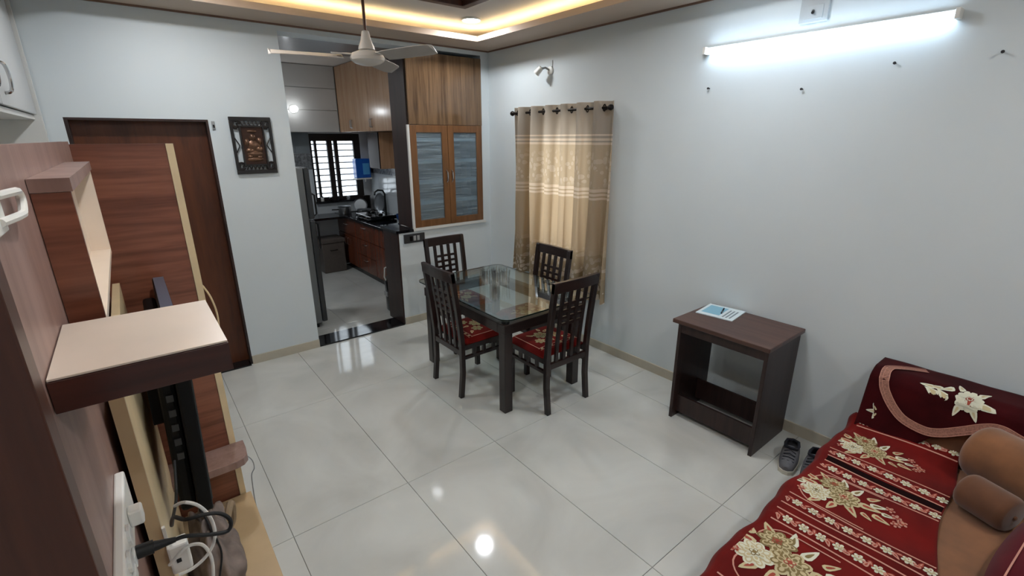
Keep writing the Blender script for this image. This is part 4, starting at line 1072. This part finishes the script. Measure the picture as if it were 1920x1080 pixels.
# ------------------------------------------------------------------ tall white cabinet on the left wall
tc_ = thing('wall_cupboard', (-.55, 3.2, 0), 'tall white cupboard with open shelf left of the brown door', 'cupboard')
cb = MB(); cb.box(-.748, -.338, 4.235, 4.285, 0, 2.69); cb.box(-.748, -.37, 2.0, 4.235, 2.66, 2.69); cb.box(-.748, -.37, 2.0, 4.235, 1.975, 2.0); cb.box(-.748, -.73, 2.0, 4.235, 1.2, 2.66); cb.box(-.73, -.37, 2.0, 2.03, 1.2, 1.975); cb.box(-.73, -.37, 2.03, 4.235, 1.2, 1.225)
cb.build('body', 'white_lacquer', tc_)
B(-.70, -.40, 3.02, 3.05, 1.225, 1.974).build('divider', 'white_lacquer', tc_)
for a, b, h in ((3.06, 4.222, 3.22), (2.02, 3.05, 2.9)):
    d = B(-.369, -.354, a, b, 2.004, 2.655).build('door', 'cupboard_paint', tc_, bevel=.003)
    m = MB().tube(spl([(-.354, h, 2.06), (-.332, h, 2.07), (-.326, h + .01, 2.125), (-.332, h, 2.18), (-.354, h, 2.19)]), .007, 8)
    m.build('handle', 'chrome', d, smooth=True)

# ------------------------------------------------------------------ television unit
tv = thing('tv_unit', (0, 1.7, 0), 'brown laminate television unit with light-edged end panel and shelves', 'tv unit')
XB = -.145
B(XB - .02, XB, .66, 2.48, 0.0, 1.852).build('back_panel', 'mauve_laminate', tv)
B(XB - .02, .150, 2.482, 2.515, .0, 1.842).build('end_panel', 'red_wood', tv)
tag(B(.151, .178, 2.478, 2.519, .0, 1.842).build('edge_strip', 'pale_edge', tv), 'pale wood edge strip')
B(-.60, -.11, .615, .655, 0, 1.845).build('near_panel', 'near_wood', tv, bevel=.002)
sh = B(XB + .001, .082, .873, 1.143, 1.482, 1.532).build('shelf', 'dark_wood', tv, bevel=.001)
tag(B(XB + .002, .081, .875, 1.142, 1.533, 1.536).build('shelf_top', 'maple', sh), 'light maple shelf surface')
# niche box on the panel
nb = MB()
ny0, ny1, nz0, nz1, nx = 1.235, 2.10, 1.49, 1.765, -.088
bx = B(XB + .001, nx, ny0, ny0 + .016, nz0, nz1).build('niche_box', 'red_wood', tv)
B(XB + .001, nx + .004, ny0 - .004, ny1 + .004, nz1 + .001, nz1 + .026).build('niche_top', 'mauve_laminate', bx)
B(XB + .001, nx, ny1 - .016, ny1, nz0, nz1).build('niche_side', 'maple_pale', bx)
B(XB + .001, nx, ny0 + .016, ny1 - .016, nz0, nz0 + .014).build('niche_floor', 'maple_pale', bx)
B(XB + .001, XB + .006, ny0 + .016, ny1 - .016, nz0 + .014, nz1).build('niche_back', 'maple_pale', bx)
# mounting board
bo_ = B(-.125, -.102, 1.32, 2.40, .12, 1.31).build('mounting_board', 'pale_edge', tv)
tag(B(-.128, -.100, 1.30, 1.319, .12, 1.312).build('board_edge', 'tan_edge', bo_), 'tan wooden board edge')
B(XB + .001, .20, .90, 2.475, .0, .085).build('platform', 'tan_edge', tv, bevel=.003)
lg = [(XB + .002, 2.30), (.15, 2.30), (.185, 2.312), (.205, 2.34), (.21, 2.40), (.21, 2.476), (XB + .002, 2.476)]
MB().prism(lg, .355, .395).build('ledge', 'mauve_laminate', tv, bevel=.003)
# television, edge-on
te = thing('television', (.02, 2.0, .70), 'black flat television seen from its edge on the unit', 'television')
B(-.018, .018, 1.611, 2.43, 1.3005, 1.304).build('top_reflection', 'tv_top_reflection', te)  # thin strip, its colour standing in for the reflection along the top
B(-.022, .018, 1.60, 2.44, .70, 1.30).build('screen_body', 'tv_black', te, bevel=.006)
B(.0185, .021, 1.615, 2.425, .73, 1.285).build('screen', 'black_gloss', te)
B(-.066, -.023, 1.63, 2.40, .705, 1.23).build('back_housing', 'tv_black', te, bevel=.012)
B(-.098, -.063, 1.90, 2.14, .90, 1.10).build('wall_mount', 'dark_metal', te)
for z in (.90, .95, 1.0, 1.05, 1.10): B(-.050, -.032, 1.625, 1.63, z, z + .022).build('port', 'dark_grey_plastic', te)
te.rotation_euler = (0, .04, 0)
# extension board with switches, plug and cables
eb = thing('extension_board', (XB, 1.08, 1.05), 'white switch and socket board on the brown panel', 'extension board')
B(XB, XB + .018, .80, 1.215, 1.075, 1.165).build('board', 'white_plastic', eb, bevel=.004)
for k in range(4): B(XB + .018, XB + .024, .83 + k * .048, .862 + k * .048, 1.095, 1.12).build('switch', 'white_lacquer', eb, bevel=.002)
for k in range(3): MB().lathe([(.02, 0), (.02, .005), (.017, .006)], (XB + .018, .86 + k * .075, 1.145), 12, 'x').build('socket', 'white_lacquer', eb)
B(XB + .018, XB + .042, 1.07, 1.10, 1.115, 1.15).build('adaptor', 'white_plastic', eb, bevel=.004)
pc = thing('power_cable', (-.1, 1.0, 1.1), 'black power cable plugged into the white socket board', 'cable')
MB().tube([(XB + .023, 1.0, 1.108), (-.095, 1.0, 1.106)], .013, 12).tube([(-.095, 1.0, 1.106), (-.06, 1.0, 1.101)], .010, 12, .005).build('plug', 'black_rubber', pc, smooth=True)
MB().tube(spl([(-.06, 1.0, 1.101), (-.042, 1.0, 1.098), (-.004, 1.0, 1.078), (.026, 1.0, 1.069), (.034, 1.005, 1.088), (.02, 1.01, 1.11), (-.006, 1.01, 1.123), (-.038, 1.02, 1.122), (-.058, 1.06, 1.11), (-.07, 1.16, 1.02), (-.072, 1.30, .94), (-.062, 1.48, .88), (-.050, 1.60, .92)]), .004, 8).build('cord', 'black_rubber', pc, smooth=True)
wcb = thing('white_cable', (0, 1.2, .9), 'white looped cable hanging in front of the television unit', 'cable')
MB().tube(spl([(-.055, 1.14, 1.08), (-.035, 1.05, 1.142), (-.013, 1.05, 1.121), (.001, 1.05, 1.085), (.004, 1.05, 1.044), (-.004, 1.05, 1.012), (-.023, 1.05, .988), (-.048, 1.05, .975), (-.074, 1.05, .974)]), .0035, 8).build('cord', 'white_plastic', wcb, smooth=True)
MB().tube(spl([(-.085, 1.06, 1.0), (-.055, 1.05, 1.031), (-.038, 1.05, 1.033), (-.022, 1.05, 1.021), (-.014, 1.05, .992), (-.014, 1.05, .959), (-.019, 1.05, .924), (-.03, 1.06, .86)]), .0035, 8).build('cord', 'white_plastic', wcb, smooth=True)
bcb = thing('thin_cable', (0, 1.1, .9), 'thin black cable hanging beside the white loop', 'cable')
MB().tube(spl([(-.012, 1.10, 1.08), (.003, 1.05, 1.023), (.006, 1.05, .976), (-.008, 1.05, .916), (-.02, 1.06, .85)]), .0022, 6).build('cord', 'black_rubber', bcb, smooth=True)
rt = thing('router', (-.08, 1.30, .80), 'white wifi box behind the cables on the television unit', 'router')
B(-.099, -.055, 1.26, 1.298, .80, .885).build('body', 'white_plastic', rt, bevel=.005)
B(-.099, -.092, 1.286, 1.295, .885, .93).build('antenna', 'white_plastic', rt)
B(-.085, -.075, 1.257, 1.26, .835, .845).build('port', 'black_plastic', rt)
# crumpled grey-brown bag on the platform
bg = thing('cloth_bag', (.08, 1.90, .085), 'crumpled grey-brown bag on the pale platform under the television', 'bag')
m = MB()
def bagp(u, v):
    a = 2 * PI * u; b = PI * v
    r = 1 + .10 * math.sin(3 * a + 5 * b) + .08 * math.sin(7 * a - 4 * b) + .06 * math.sin(11 * b + 2 * a) + .05 * abs(math.sin(5 * a + 9 * b))
    return (-.01 + .085 * r * math.cos(a) * math.sin(b), 1.88 + .26 * r * math.sin(a) * math.sin(b), max(.088, .24 - .20 * r * math.cos(b)))
m.grid(72, 48, bagp).build('body', 'bag_fabric', bg, smooth='all')
MB().tube(spl([(.06, 2.10, .26), (.085, 2.14, .30), (.09, 2.18, .24), (.08, 2.20, .16), (.04, 2.16, .14)]), .016, 8).build('cord_handle', 'rope', bg, smooth=True)
# white hook, loose wires on the end panel
hk = thing('wall_hook', (XB, 1.0, 1.75), 'white plastic hook on the brown panel at the left edge', 'hook')
B(XB, XB + .005, .86, .94, 1.74, 1.80).build('plate', 'white_plastic', hk, bevel=.002)
MB().tube(spl([(XB + .004, .92, 1.788), (XB + .012, 1.0, 1.787), (XB + .012, 1.035, 1.784), (XB + .012, 1.045, 1.772), (XB + .012, 1.03, 1.756), (XB + .012, 1.0, 1.753), (XB + .004, .90, 1.755)]), .006, 8).build('hook_arm', 'white_plastic', hk, smooth=True)
lw = tag(MB().tube(spl([(.178, 2.50, 1.22), (.20, 2.50, 1.16), (.212, 2.50, 1.08), (.208, 2.50, 1.0), (.198, 2.50, .93)]), .004, 8).build('loose_wire', 'pale_edge', smooth=True), 'thin loose wire curving beside the pale edge strip', 'wire')
lw2 = tag(MB().tube(spl([(.20, 2.40, .355), (.225, 2.40, .31), (.228, 2.40, .26), (.21, 2.40, .22), (.203, 2.40, .085), (.204, 2.40, .01)]), .0025, 6).build('loose_wire', 'grey_plastic', smooth=True), 'thin grey wire near the floor by the small ledge', 'wire')
